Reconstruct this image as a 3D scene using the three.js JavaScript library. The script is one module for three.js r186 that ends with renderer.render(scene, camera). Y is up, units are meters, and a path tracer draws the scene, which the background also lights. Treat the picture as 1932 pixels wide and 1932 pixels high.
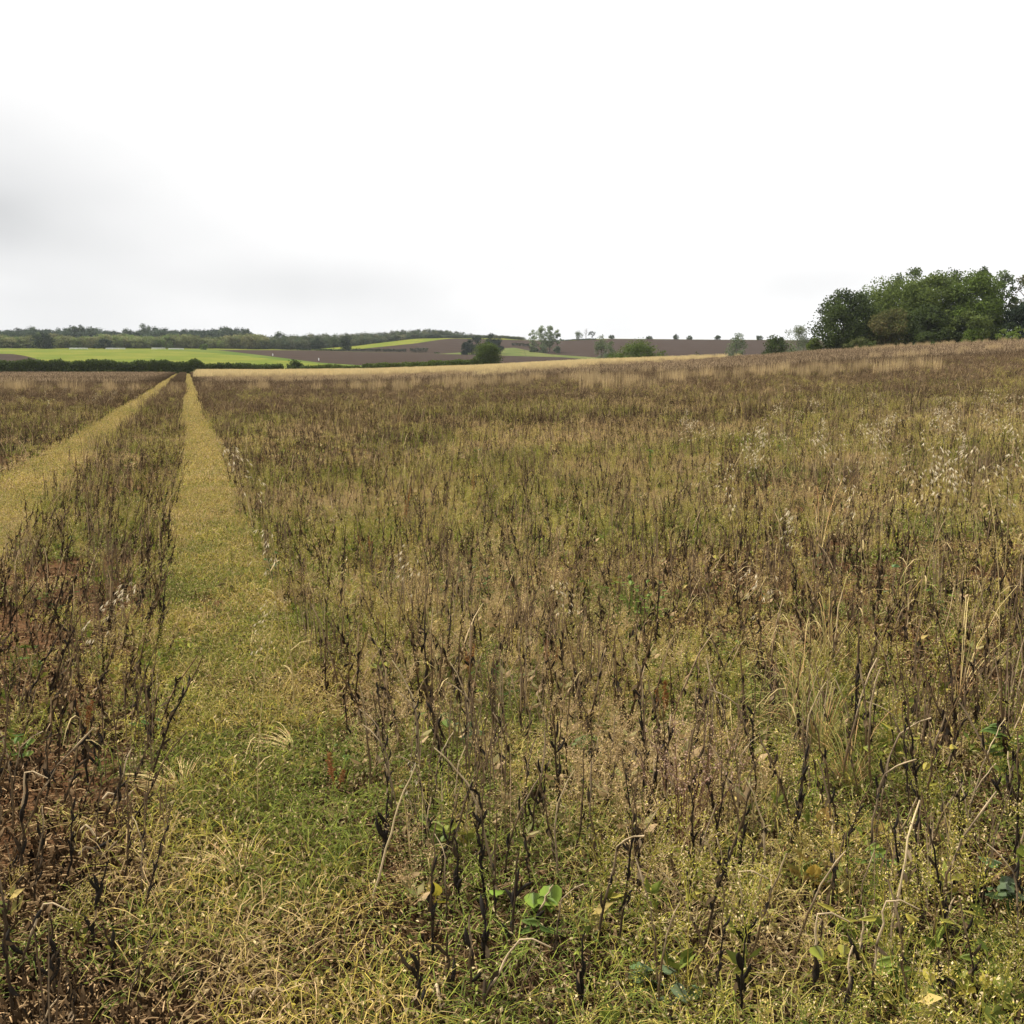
import * as THREE from 'three';

// ---------------------------------------------------------------- camera, sky, sun, exposure
const FOV = 53, HORIZON = 690, EYE = 1.6;                    // photo measured on a 1932 x 1932 grid
const FD = 966 / Math.tan(THREE.MathUtils.degToRad(FOV / 2));
const PITCH = Math.atan((966 - HORIZON) / FD);
const scene = new THREE.Scene();
const camera = new THREE.PerspectiveCamera(FOV, 1, 0.1, 8000);
camera.position.set(0, EYE, 0);
camera.rotation.x = -PITCH;

const EXPOSURE = 1.25, SKY_BASE = 0.92, SUN = 5.0;
const FOG = 0.00008;
const sunDir = new THREE.Vector3(-Math.sin(1.15) * Math.cos(0.85), Math.sin(0.85), -Math.cos(1.15) * Math.cos(0.85));   // a veiled sun, high on the left

// ---------------------------------------------------------------- random, noise
function rng(seed) { let s = seed >>> 0; return () => { s = (s + 0x6d2b79f5) | 0; let t = Math.imul(s ^ (s >>> 15), 1 | s); t = (t + Math.imul(t ^ (t >>> 7), 61 | t)) ^ t; return ((t ^ (t >>> 14)) >>> 0) / 4294967296; }; }
function hash(ix, iy, k) { let h = Math.imul(ix, 374761393) + Math.imul(iy, 668265263) + Math.imul(k, 1274126177); h = Math.imul(h ^ (h >>> 13), 1274126177); h ^= h >>> 16; return (h >>> 0) / 4294967296; }
function vnoise(x, y, k = 0, wrap = 0) {
  const ix = Math.floor(x), iy = Math.floor(y), fx = x - ix, fy = y - iy, s = fx * fx * (3 - 2 * fx), t = fy * fy * (3 - 2 * fy);
  const w = (a) => (wrap ? ((a % wrap) + wrap) % wrap : a);
  const a = hash(w(ix), w(iy), k), b = hash(w(ix + 1), w(iy), k), c = hash(w(ix), w(iy + 1), k), d = hash(w(ix + 1), w(iy + 1), k);
  return a + (b - a) * s + (c - a) * t + (a - b - c + d) * s * t;
}
function fbm(x, y, k = 0, oct = 4, wrap = 0) { let v = 0, a = 0.5, n = 0; for (let i = 0; i < oct; i++) { v += a * vnoise(x, y, k + i, wrap); n += a; x *= 2; y *= 2; if (wrap) wrap *= 2; a *= 0.5; } return v / n; }
const clamp = THREE.MathUtils.clamp, lerp = THREE.MathUtils.lerp, smooth = (x, a, b) => THREE.MathUtils.smoothstep(x, a, b);
const V = (x, y, z) => new THREE.Vector3(x, y, z);
function table(pts) { return (x) => { if (x <= pts[0][0]) return pts[0].slice(1); for (let i = 1; i < pts.length; i++) if (x <= pts[i][0]) { const t = (x - pts[i - 1][0]) / (pts[i][0] - pts[i - 1][0]); return pts[i].slice(1).map((v, k) => lerp(pts[i - 1][k + 1], v, t)); } return pts[pts.length - 1].slice(1); }; }

// ---------------------------------------------------------------- overcast sky
{
  const W = 1024, H = 512, data = new Float32Array(W * H * 4);
  for (let r = 0; r < H; r++) for (let c = 0; c < W; c++) {
    const el = ((r + 0.5) / H - 0.5) * Math.PI, lon = ((c + 0.5) / W - 0.5) * 2 * Math.PI;
    const x = Math.cos(el) * Math.cos(lon), y = Math.sin(el), z = Math.cos(el) * Math.sin(lon);
    const az = Math.atan2(x, -z), e = THREE.MathUtils.radToDeg(Math.max(el, 0)), A = THREE.MathUtils.radToDeg(az);
    // broad sheets of cloud, stretched sideways near the horizon
    const n1 = fbm(Math.cos(az) * 2.2 + 9, Math.sin(az) * 2.2 + e * 0.07, 11, 4), n2 = (fbm(Math.cos(az) * 5 + 3 + 0.8 * n1, e * 0.17 + n1, 31, 5) + fbm(Math.sin(az) * 5 + 17, e * 0.17 - n1, 37, 5)) / 2;
    let L = SKY_BASE + 0.06 * (n1 - 0.5);
    const band = Math.exp(-Math.pow(e / 6.8, 2));
    const bandAmt = lerp(0.25, 0.16, smooth(A, -5, 22) * (1 - smooth(A, 60, 110)));
    L -= band * bandAmt * (0.75 + 2.2 * (n2 - 0.5));
    const left = Math.exp(-Math.pow((A + 33) / 14, 2) - Math.pow((e - 8.5) / 6.0, 2));    // the grey cloud bank on the left
    L -= left * 0.25 * (0.8 + 2.0 * (n2 - 0.5));
    const far = Math.exp(-Math.pow((Math.abs(A) - 130) / 30, 2) - Math.pow((e - 10) / 8, 2));
    L -= far * 0.3 * (0.5 + n2);
    const wisp = Math.exp(-Math.pow((A - 16) / 4, 2) - Math.pow((e - 4.2) / 1.1, 2));
    L -= wisp * 0.09;
    const grey = clamp((0.8 - L) * 3, 0, 1), o = (r * W + c) * 4;
    data[o] = L * (1 - 0.022 * grey); data[o + 1] = L * (1 - 0.003 * grey); data[o + 2] = L * (1 + 0.012 * grey); data[o + 3] = 1;
  }
  const sky = new THREE.DataTexture(data, W, H, THREE.RGBAFormat, THREE.FloatType);
  sky.mapping = THREE.EquirectangularReflectionMapping; sky.magFilter = THREE.LinearFilter; sky.needsUpdate = true;
  scene.background = sky; scene.environment = sky;
}
const sun = new THREE.DirectionalLight(new THREE.Color(1, 0.96, 0.88), SUN);
sun.position.copy(sunDir).multiplyScalar(200); sun.castShadow = true; sun.shadow.radius = 14;
Object.assign(sun.shadow.camera, { left: -150, right: 150, top: 150, bottom: -150, near: 1, far: 600 });
scene.add(sun, sun.target);
const renderer = new THREE.WebGLRenderer({ antialias: true });
renderer.toneMapping = THREE.LinearToneMapping; renderer.toneMappingExposure = EXPOSURE; renderer.shadowMap.enabled = true;
scene.fog = new THREE.FogExp2(new THREE.Color(0.86, 0.92, 1.0), FOG);

// ---------------------------------------------------------------- measuring helpers
const S = (v) => v / 1.78882;                                // full-size photo pixels to the 1932 grid
function ray(xd, yd) { return V((xd - 966) / FD, (966 - yd) / FD, -1).applyEuler(camera.rotation).normalize(); }
function spot(xd, yd, D) { const r = ray(xd, yd), k = D / Math.hypot(r.x, r.z); return V(r.x * k, EYE + r.y * k, r.z * k); }
function toPx(p) { const q = V(p.x, p.y - EYE, p.z).applyEuler(new THREE.Euler(PITCH, 0, 0)); return [966 + FD * q.x / -q.z, 966 - FD * q.y / -q.z]; }
const columnOf = (x, z) => { const th = Math.atan2(x, -z); return Math.abs(th) > 1.2 ? (th > 0 ? 2600 : -700) : 966 + FD * Math.tan(th) / Math.cos(PITCH); };

// ---------------------------------------------------------------- the field's relief: nearly level on the left, climbing to a crest on the right
const crest = table([[-700, 702, 245, 0.45], [0, 702, 240, 0.45], [360, 702, 235, 0.45], [500, 701, 232, 0.6], [700, 697.5, 225, 0.75], [900, 690.5, 215, 0.8], [1100, 680, 205, 0.8], [1300, 674, 197, 0.7], [1450, 666, 190, 0.6], [1540, 659, 184, 0.55], [1700, 650.5, 176, 0.55], [1930, 639, 168, 0.55], [2600, 615, 160, 0.55]]);
const crestLine = [];
for (let i = 0; i <= 330; i++) { const xd = -700 + i * 10, [y, D, crop] = crest(xd); crestLine.push([D, spot(xd, y, D).y - crop]); }
function crestAt(xd) { const f = clamp((xd + 700) / 10, 0, 329.999), i = Math.floor(f), t = f - i; return [lerp(crestLine[i][0], crestLine[i + 1][0], t), lerp(crestLine[i][1], crestLine[i + 1][1], t)]; }
function H(x, z) {
  const D = Math.hypot(x, z), xd = columnOf(x, z); let [Dc, hc] = crestAt(xd);
  const th = Math.abs(Math.atan2(x, -z)); hc *= 1 - smooth(th, 1.1, 2.2);
  const t = Math.min(D / Dc, 1.1);
  return hc * Math.pow(t, 1.2) + 0.03 * (fbm(x * 0.8, z * 0.8, 5, 3) - 0.5) + 0.05 * (fbm(x * 0.035, z * 0.035, 6, 2) - 0.5) * smooth(D, 8, 40) * (1 - smooth(D, 0.75 * Dc, Dc));
}
function ground(xd, yd) { const r = ray(xd, yd); let t = 0.5; for (let i = 0; i < 4000; i++) { const y = EYE + r.y * t; const d = y - H(r.x * t, r.z * t); if (d < 0.002) break; t += Math.max(0.003, d * 0.4); if (t > 260) break; } return V(r.x * t, H(r.x * t, r.z * t), r.z * t); }
// the two wheel tracks
const TA = -0.3035, td = V(Math.sin(TA), 0, -Math.cos(TA)), tr = V(Math.cos(TA), 0, Math.sin(TA));
function tracks(x, z) {                                       // [distance to the middle of the nearer track / its half width, sideways place, along]
  const s = x * tr.x + z * tr.z, t = x * td.x + z * td.z;
  const w1 = 0.13 + 0.05 * Math.sin(t * 0.33 + 1) + 0.05 * Math.sin(t * 0.11), w2 = -1.96 + 0.06 * Math.sin(t * 0.27) + 0.05 * Math.sin(t * 0.09 + 2);
  const a = Math.abs(s - w1) / 0.37, b = Math.abs(s - w2) / 0.42;
  return [Math.min(a, b), s, t];
}

// ---------------------------------------------------------------- naming
const used = new Map();
function numbered(name) { const n = used.get(name) ?? 0; used.set(name, n + 1); return n ? `${name}_${String(n).padStart(3, '0')}` : name; }
function tag(o, label, category, group, kind) { o.userData.label = label; if (category) o.userData.category = category; if (group) o.userData.group = group; if (kind) o.userData.kind = kind; return o; }
function thing(name, label, category, at, turn = 0, group) { const o = new THREE.Group(); o.name = numbered(name); o.position.copy(at); o.rotation.y = turn; scene.add(o); return tag(o, label, category, group); }
function part(name, geo, mat, parent) { const m = new THREE.Mesh(geo, mat); m.name = name; m.castShadow = m.receiveShadow = true; parent.add(m); return m; }
function structure(name, geo, mat, label) { const m = new THREE.Mesh(geo, mat); m.name = numbered(name); m.receiveShadow = m.castShadow = true; m.userData.kind = 'structure'; if (label) m.userData.label = label; scene.add(m); return m; }

// ---------------------------------------------------------------- geometry collector
class GB {
  constructor() { this.p = []; this.c = []; this.i = []; }
  get n() { return this.p.length / 3; }
  v(x, y, z, c) { this.p.push(x, y, z); this.c.push(c[0], c[1], c[2]); return this.n - 1; }
  tube(pts, rad, col, sides = 4) {                            // pts: Vector3[], rad: number[] , col: (k) => colour
    const up = V(0.31, 0.2, 0.93), t = V(), a = V(), b = V(); let prev = -1;
    for (let k = 0; k < pts.length; k++) {
      t.subVectors(pts[Math.min(k + 1, pts.length - 1)], pts[Math.max(k - 1, 0)]).normalize();
      a.crossVectors(t, Math.abs(t.dot(up)) > 0.95 ? V(1, 0, 0) : up).normalize(); b.crossVectors(t, a);
      const c = col(k, pts.length), first = this.n;
      for (let s = 0; s < sides; s++) { const g = (s / sides) * 2 * Math.PI, ca = Math.cos(g) * rad[k], sa = Math.sin(g) * rad[k]; this.v(pts[k].x + a.x * ca + b.x * sa, pts[k].y + a.y * ca + b.y * sa, pts[k].z + a.z * ca + b.z * sa, c); }
      if (prev >= 0) for (let s = 0; s < sides; s++) { const s2 = (s + 1) % sides; this.i.push(prev + s, prev + s2, first + s, prev + s2, first + s2, first + s); }
      prev = first;
    }
    for (let s = 1; s < sides - 1; s++) this.i.push(prev, prev + s, prev + s + 1);
  }
  strip(pts, wid, side, col) { let prev = -1; for (let k = 0; k < pts.length; k++) { const c = col(k, pts.length), w = wid[k]; const a = this.v(pts[k].x - side.x * w, pts[k].y - side.y * w, pts[k].z - side.z * w, c); this.v(pts[k].x + side.x * w, pts[k].y + side.y * w, pts[k].z + side.z * w, c); if (prev >= 0) this.i.push(prev, prev + 1, a, prev + 1, a + 1, a); prev = a; } }
  leaf(p, d, side, len, wid, c, fold = 0.25) {                // folded diamond: base, left, tip, right; d and side are unit vectors
    const nx = d.y * side.z - d.z * side.y, ny = d.z * side.x - d.x * side.z, nz = d.x * side.y - d.y * side.x, m = len * 0.45, f = wid * fold;
    const a = this.v(p.x, p.y, p.z, c);
    this.v(p.x + d.x * m + side.x * wid + nx * f, p.y + d.y * m + side.y * wid + ny * f, p.z + d.z * m + side.z * wid + nz * f, c);
    this.v(p.x + d.x * len, p.y + d.y * len, p.z + d.z * len, c);
    this.v(p.x + d.x * m - side.x * wid + nx * f, p.y + d.y * m - side.y * wid + ny * f, p.z + d.z * m - side.z * wid + nz * f, c);
    this.i.push(a, a + 1, a + 2, a, a + 2, a + 3);
  }
  build() {
    const g = new THREE.BufferGeometry();
    g.setAttribute('position', new THREE.BufferAttribute(new Float32Array(this.p), 3)); g.setAttribute('color', new THREE.BufferAttribute(new Float32Array(this.c), 3));
    g.setIndex(new THREE.BufferAttribute(new Uint32Array(this.i), 1)); g.computeVertexNormals(); return g;
  }
}
const dirOf = (az, el) => V(Math.sin(az) * Math.cos(el), Math.sin(el), Math.cos(az) * Math.cos(el));
function randomDir(R, flat = 1) { const a = R() * 6.2832, y = (R() * 2 - 1) * flat, k = Math.sqrt(1 - y * y); return V(Math.cos(a) * k, y, Math.sin(a) * k); }
function sideOf(d, R) { const q = randomDir(R); q.addScaledVector(d, -q.dot(d)); return q.lengthSq() < 1e-4 ? V(1, 0, 0) : q.normalize(); }
const mul = (c, k) => [c[0] * k, c[1] * k, c[2] * k], mixc = (a, b, t) => [lerp(a[0], b[0], t), lerp(a[1], b[1], t), lerp(a[2], b[2], t)], jit = (c, R, k = 0.3) => mul(c, 1 - k / 2 + R() * k);

// ---------------------------------------------------------------- materials
const plantMat = (c = 0xffffff, more = {}) => new THREE.MeshPhysicalMaterial({ color: c, vertexColors: true, roughness: 0.95, specularIntensity: 0.15, side: THREE.DoubleSide, ...more });
const leafMat = (t = 0.35) => new THREE.MeshPhysicalMaterial({ vertexColors: true, roughness: 0.95, transmission: t, thickness: 0, specularIntensity: 0.18, side: THREE.DoubleSide });
const M = { stalk: plantMat(), pod: plantMat(0xffffff, { roughness: 0.8, specularIntensity: 0.25 }), weed: leafMat(0.18), leaf: leafMat(0.35), straw: leafMat(0.2), bark: plantMat(), oat: leafMat(0.3) };
function texture(size, f, srgb) {                              // f(u, v) gives linear rgb (or a height)
  const d = new Uint8Array(size * size * 4), enc = (v) => Math.round(255 * clamp(srgb ? (v <= 0.0031308 ? 12.92 * v : 1.055 * Math.pow(v, 1 / 2.4) - 0.055) : v, 0, 1));
  for (let y = 0; y < size; y++) for (let x = 0; x < size; x++) { const c = f((x + 0.5) / size, (y + 0.5) / size), o = (y * size + x) * 4; for (let k = 0; k < 3; k++) d[o + k] = enc(c.length ? c[k] : c); d[o + 3] = 255; }
  const t = new THREE.DataTexture(d, size, size); t.wrapS = t.wrapT = THREE.RepeatWrapping; t.magFilter = THREE.LinearFilter; t.minFilter = THREE.LinearMipmapLinearFilter; if (srgb) t.colorSpace = THREE.SRGBColorSpace; t.needsUpdate = true; return t;
}
const soilMap = texture(512, (u, v) => { const a = fbm(u * 8, v * 8, 41, 5, 8), b = vnoise(u * 128, v * 128, 47, 128), c = fbm(u * 40, v * 40, 51, 3, 40); let k = 0.55 + 0.55 * a + 0.35 * (b - 0.5); const col = mixc([0.125, 0.058, 0.024], [0.155, 0.085, 0.04], c); const straw = hash(Math.floor(u * 512), Math.floor(v * 512), 7) > 0.985 ? 1 : 0; return straw ? [0.34, 0.25, 0.13] : mul(col, k); }, true);
const soilBump = texture(512, (u, v) => 0.6 * fbm(u * 16, v * 16, 61, 4, 16) + 0.4 * vnoise(u * 90, v * 90, 66, 90));
const meadowMap = texture(512, (u, v) => { const a = smooth(fbm(u * 4, v * 4, 71, 5, 4), 0.25, 0.75), b = vnoise(u * 170, v * 170, 75, 170), tram = Math.abs(((u * 2 + 0.02 * vnoise(v * 9, 3, 76, 9)) % 1) - 0.5) < 0.022 ? 0.78 : 1; return mul(mixc([0.135, 0.20, 0.022], [0.22, 0.25, 0.036], a), (0.8 + 0.4 * b) * tram); }, true);
const ploughMap = texture(512, (u, v) => { const a = fbm(u * 4, v * 4, 81, 5, 4), b = vnoise(u * 128, v * 128, 85, 128), f = 0.5 + 0.5 * Math.sin(v * 2 * Math.PI * 60); return mul(mixc([0.034, 0.022, 0.015], [0.054, 0.036, 0.025], a), 0.75 + 0.3 * b + 0.2 * f); }, true);
const soilMat = new THREE.MeshPhysicalMaterial({ specularIntensity: 0.08, map: soilMap, bumpMap: soilBump, bumpScale: 0.05, roughness: 0.95 });
const meadowMat = (c) => new THREE.MeshPhysicalMaterial({ specularIntensity: 0.05, map: meadowMap, color: new THREE.Color().setRGB(...c), roughness: 0.95, side: THREE.DoubleSide });
const ploughMat = new THREE.MeshPhysicalMaterial({ specularIntensity: 0.05, map: ploughMap, roughness: 0.97, side: THREE.DoubleSide });

// ---------------------------------------------------------------- land: near field, then the fields across the valley
function gridGeo(rows, uvScale) {                              // rows: Vector3[][]
  const p = [], uv = [], idx = [], n = rows[0].length;
  rows.forEach((r) => r.forEach((q) => { p.push(q.x, q.y, q.z); uv.push(q.x * uvScale, q.z * uvScale); }));
  for (let r = 0; r < rows.length - 1; r++) for (let k = 0; k < n - 1; k++) { const a = r * n + k, b = a + 1, c = a + n, d = c + 1; idx.push(a, b, c, b, d, c); }
  const g = new THREE.BufferGeometry(); g.setAttribute('position', new THREE.Float32BufferAttribute(p, 3)); g.setAttribute('uv', new THREE.Float32BufferAttribute(uv, 2)); g.setIndex(idx); g.computeVertexNormals(); return g;
}
{
  const rows = [], N = 480;
  for (let r = 0; r <= 110; r++) { const row = []; for (let k = 0; k <= N; k++) { const th = -Math.PI + (k / N) * 2 * Math.PI, xd = columnOf(Math.sin(th), -Math.cos(th)), Dmax = (Math.abs(th) > 1.2 ? 160 : crestAt(xd)[0] + 14), D = r === 0 ? 0.01 : 0.5 * Math.pow(Dmax / 0.5, (r - 1) / 109); const x = Math.sin(th) * D, z = -Math.cos(th) * D; row.push(V(x, H(x, z), z)); } rows.push(row); }
  structure('field_soil', gridGeo(rows, 0.7), soilMat, 'reddish brown soil of the harvested bean field');
}
const C0 = (xd) => { const [D, h] = crestAt(xd); return [D + 14, h * Math.pow((D + 14) / D, 1.2)]; };
const curve = { // on the 1932 grid: column, row, metres away
  G: table([[-700, 657, 650], [350, 659, 650], [410, 660.5, 640], [500, 671, 520], [600, 684, 400], [700, 690.5, 340], [900, 700, 320], [2600, 705, 320]]),
  N: table([[-700, 657.6, 645], [312, 659.6, 645], [410, 666.5, 580], [500, 676, 470], [600, 687, 380], [700, 692, 330], [900, 701, 316], [2600, 706, 316]]),
  B: table([[-700, 656.9, 652], [410, 660.4, 652], [600, 661.5, 680], [665, 663.5, 670], [727, 665, 660], [838, 668, 640], [894, 669, 630], [950, 671, 620], [1062, 674, 600], [1118, 679, 560], [1200, 684, 540], [2600, 690, 520]]),
  T: table([[-700, 656.8, 660], [410, 660.3, 660], [600, 661.4, 684], [727, 664.8, 664], [827, 667.6, 645], [894, 663.5, 690], [950, 657, 720], [972, 656, 720], [995, 661, 700], [1034, 668, 660], [1090, 672, 640], [1146, 676, 600], [1200, 681, 570], [2600, 688, 550]]),
  W: table([[-700, 656.5, 670], [410, 659.8, 670], [553, 660.9, 690], [615, 661, 700], [671, 659.3, 720], [727, 653.5, 760], [783, 648, 800], [827, 641.2, 850], [855, 638.4, 876], [980, 641.4, 896], [1057, 643.4, 896], [1152, 639.4, 896], [1540, 642.4, 896], [2600, 648.4, 896]]),
  R: table([[-700, 655.5, 700], [410, 658, 700], [553, 660, 705], [592, 658.5, 720], [671, 652.5, 790], [727, 645.7, 830], [783, 639, 860], [838, 638, 880], [950, 638.5, 900], [980, 641, 900], [1057, 643, 900], [1096, 639.6, 900], [1152, 639, 900], [1342, 640.7, 900], [1453, 641.2, 900], [1540, 642, 900], [2600, 648, 900]]),
};
const onCurve = (name, xd) => { const [y, D] = curve[name](xd); return spot(xd, y, D); };
const cols = []; for (let x = -690; x <= 2590; x += 10) cols.push(x);
const c0Row = cols.map((x) => { const [D] = crestAt(x), p = spot(x, 690, D + 12), h = H(p.x, p.z); return V(p.x, h - 0.05, p.z); });
const c1Row = cols.map((x) => { const [D] = crestAt(x), p = spot(x, 690, D + 55), [, h] = crestAt(x); p.y = x < 900 ? lerp(-1.6, -3, smooth(x, 500, 900)) : lerp(-3, h - 0.4, smooth(x, 1440, 1620)); return p; });
function between(a, b, n, wob = 0) { const rows = []; for (let k = 0; k <= n; k++) rows.push(a.map((p, i) => { const q = p.clone().lerp(b[i], k / n); if (wob && k > 0 && k < n) q.y += wob * (fbm(q.x * 0.02, q.z * 0.02, 90, 3) - 0.5); return q; })); return rows; }
const rowOf = (n) => cols.map((x) => onCurve(n, x));
const rG = rowOf('G'), rB = rowOf('B'), rT = rowOf('T'), rW = rowOf('W'), rR = rowOf('R');
structure('field_margin', gridGeo(between(c0Row, c1Row, 6), 0.05), meadowMat([0.7, 0.62, 0.7]), 'rough grass margin behind the field edge');
const rN = rowOf('N');
structure('green_field', gridGeo(between(c1Row, rN, 14, 0.5), 0.02), meadowMat([0.74, 0.66, 0.7]), 'bright green field beyond the hedge');
structure('green_strip', gridGeo(between(rN, rG, 3), 0.02), meadowMat([0.5, 0.54, 0.7]), 'darker green strip along the slanting edge of the green field');
{
  const top = table([[-690, 667, 512], [0, 667.5, 512], [25, 668, 508], [45, 671, 470], [62, 675, 420], [82, 682, 345], [90, 690, 318]]), xs = []; for (let x = -690; x <= 90; x += 6) xs.push(x);
  const hi = xs.map((x) => { const [y, D] = top(x); return spot(x, y, D); }), lo = xs.map((x) => { const p = spot(x, 690, 316); p.y = -0.6; return p; });
  structure('bare_ground', gridGeo(between(lo, hi, 8), 0.03), ploughMat, 'patch of bare brown soil behind the hedge at the far left');
}
structure('ploughed_field', gridGeo(between(rG, rB, 10, 0.3), 0.03), ploughMat, 'brown ploughed field across the valley');
structure('grass_strip', gridGeo(between(rB, rT, 5, 0.2), 0.03), meadowMat([0.62, 0.54, 1.2]), 'pale green strip beyond the ploughed field');
structure('ploughed_hillside', gridGeo(between(rT, rW, 14, 0.6), 0.03), ploughMat, 'brown ploughed hillside below the skyline');
structure('green_slope', gridGeo(between(rW, rR, 6, 0.1), 0.03), meadowMat([0.8, 0.7, 0.7]), 'bright green wedge of grass on the far slope');
{
  const r2 = cols.map((x, i) => { const p = rR[i].clone(), k = x < 500 ? 1.36 : 1.15; p.x *= k; p.z *= k; p.y = x < 500 ? spot(x, 646, Math.hypot(p.x, p.z)).y : lerp(spot(500, 646, 950).y, rR[i].y - 5, smooth(x, 500, 560)); return p; });
  const r3 = r2.map((q) => V(q.x * 1.8, -14, q.z * 1.8));
  structure('hill', gridGeo(between(rR, r2, 4).concat(between(r2, r3, 4).slice(1)), 0.02), meadowMat([0.6, 0.55, 0.6]), 'wooded hill behind the far fields');
  const g = new THREE.CircleGeometry(6000, 64); g.rotateX(-Math.PI / 2); g.translate(0, -14.5, 0); const uv = g.attributes.uv; for (let i = 0; i < uv.count; i++) uv.setXY(i, uv.getX(i) * 200, uv.getY(i) * 200);
  structure('ground', g, meadowMat([0.6, 0.55, 0.6]), 'open country out to the horizon');
}
const landRow = { };
function landAt(xd, D) {                                       // ground beyond the field under a column at a distance
  const knots = [[crestAt(xd)[0] + 12, null, c0Row], [0, null, c1Row], [0, null, rG], [0, null, rB], [0, null, rT], [0, null, rW], [0, null, rR]].map(([, , row]) => { const f = clamp((xd + 690) / 10, 0, cols.length - 1.001), i = Math.floor(f), p = row[i].clone().lerp(row[i + 1], f - i); return [Math.hypot(p.x, p.z), p.y]; });
  if (D <= knots[0][0]) { const p = spot(xd, 690, D); return H(p.x, p.z); }
  for (let i = 1; i < knots.length; i++) if (D <= knots[i][0]) return lerp(knots[i - 1][1], knots[i][1], (D - knots[i - 1][0]) / Math.max(knots[i][0] - knots[i - 1][0], 1e-3));
  return lerp(knots[6][1], xd < 500 ? spot(xd, 646, 950).y : knots[6][1] - 3, clamp((D - knots[6][0]) / 250, 0, 1));
}
function standAt(xd, D, sink = 0.1) { const p = spot(xd, 690, D); p.y = landAt(xd, D) - sink; return p; }

// ---------------------------------------------------------------- trees and bushes
const FOL = { dark: [0.04, 0.056, 0.018], mid: [0.088, 0.122, 0.03], light: [0.145, 0.185, 0.042], olive: [0.11, 0.12, 0.042], grey: [0.16, 0.2, 0.1], conifer: [0.03, 0.046, 0.03], brown: [0.13, 0.11, 0.042], hedge: [0.068, 0.093, 0.023], bright: [0.13, 0.185, 0.032] };
// shape(u) gives the crown's half width (0..1) at height u (0..1) of the crown
const shapes = {
  round: (u) => Math.sqrt(Math.max(0, 1 - Math.pow(Math.abs(u - 0.45) / 0.56, 2.2))), dome: (u) => Math.sqrt(Math.max(0.02, 1 - Math.pow(u, 2.4))) * (0.86 + 0.14 * smooth(u, 0, 0.2)),
  tall: (u) => Math.pow(Math.sin(Math.PI * clamp(u * 0.86 + 0.12, 0, 1)), 0.6), cone: (u) => 1.05 - u * 0.9, flat: (u) => (u > 0.35 ? Math.sqrt(Math.max(0, 1 - Math.pow((u - 0.62) / 0.4, 2))) : 0.25),
};
function crownGeo(o) {
  const R = rng(o.seed), b = new GB(), { w, h, y0 } = o, d = o.d ?? w, sh = shapes[o.shape ?? 'round'], clumps = [];
  const nC = o.clumps ?? 40; let guard = 0;
  while (clumps.length < nC && guard++ < nC * 20) {
    const u = R(), a = R() * 6.2832, s = sh(u), rr = Math.pow(R(), 0.45) * s * (0.82 + 0.3 * vnoise(a * 1.3, u * 4, o.seed));
    if (R() > s + 0.15) continue;
    clumps.push({ x: Math.cos(a) * rr * w / 2, y: y0 + u * (h - y0), z: Math.sin(a) * rr * d / 2, r: (o.cr ?? 0.17) * Math.min(w, h - y0) * (0.6 + 0.7 * R()), c: mixc(jit(o.col, R, 0.45), o.col2 ?? o.col, R() * 0.8), u });
  }
  for (const k of clumps) {
    const n = Math.round(o.leaves * (0.6 + 0.8 * R()));
    for (let q = 0; q < n; q++) {
      const dd = randomDir(R), r = k.r * Math.pow(R(), 0.4), p = V(k.x + dd.x * r * 1.15, Math.max(y0 * 0.5, k.y + dd.y * r * 0.85), k.z + dd.z * r * 1.15);
      const dir = randomDir(R); dir.y -= 0.25; dir.addScaledVector(dd, 0.6).normalize();
      b.leaf(p, dir, sideOf(dir, R), o.size * (0.7 + 0.6 * R()), o.size * 0.36 * (0.8 + 0.4 * R()), jit(k.c, R, 0.35));
    }
  }
  return [b.build(), clumps];
}
function trunkGeo(o, clumps) {
  const R = rng(o.seed + 77), b = new GB(), c = o.bark ?? [0.09, 0.075, 0.06], rad = o.trunk ?? o.h * 0.02, top = o.y0 + (o.h - o.y0) * 0.75;
  const pts = [], rs = []; for (let k = 0; k <= 6; k++) { const t = k / 6; pts.push(V((vnoise(k, 1, o.seed) - 0.5) * o.w * 0.06 * k / 3, top * t - 0.25 * (k === 0), (vnoise(k, 9, o.seed) - 0.5) * o.w * 0.06 * k / 3)); rs.push(rad * (1 - 0.8 * t) * (k === 0 ? 1.25 : 1)); }
  b.tube(pts, rs, () => jit(c, R, 0.3), 7);
  const m = Math.min(o.limbs ?? 9, clumps.length);
  for (let k = 0; k < m; k++) { const q = clumps[Math.floor(R() * clumps.length)], y = clamp(q.y - Math.hypot(q.x, q.z) * 0.8 - o.h * 0.03, o.y0 * 0.5, top * 0.92), t = y / top, s = V(pts[3].x * t * 2, y, pts[3].z * t * 2), e = V(q.x, q.y, q.z), mid = s.clone().lerp(e, 0.5); mid.y += 0.06 * o.h * (R() - 0.3); b.tube([s, mid, e], [rad * (0.55 - 0.35 * t), rad * 0.3, rad * 0.08], () => jit(c, R, 0.3), 5); }
  return b.build();
}
function makeTree(name, label, category, at, o, group) {
  const t = thing(name, label, category, at, 0, group), [cg, clumps] = crownGeo(o);
  if (!o.noTrunk) part('trunk', trunkGeo(o, clumps), M.bark, t);
  part(o.crownName ?? 'crown', cg, M.leaf, t); return t;
}
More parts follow.
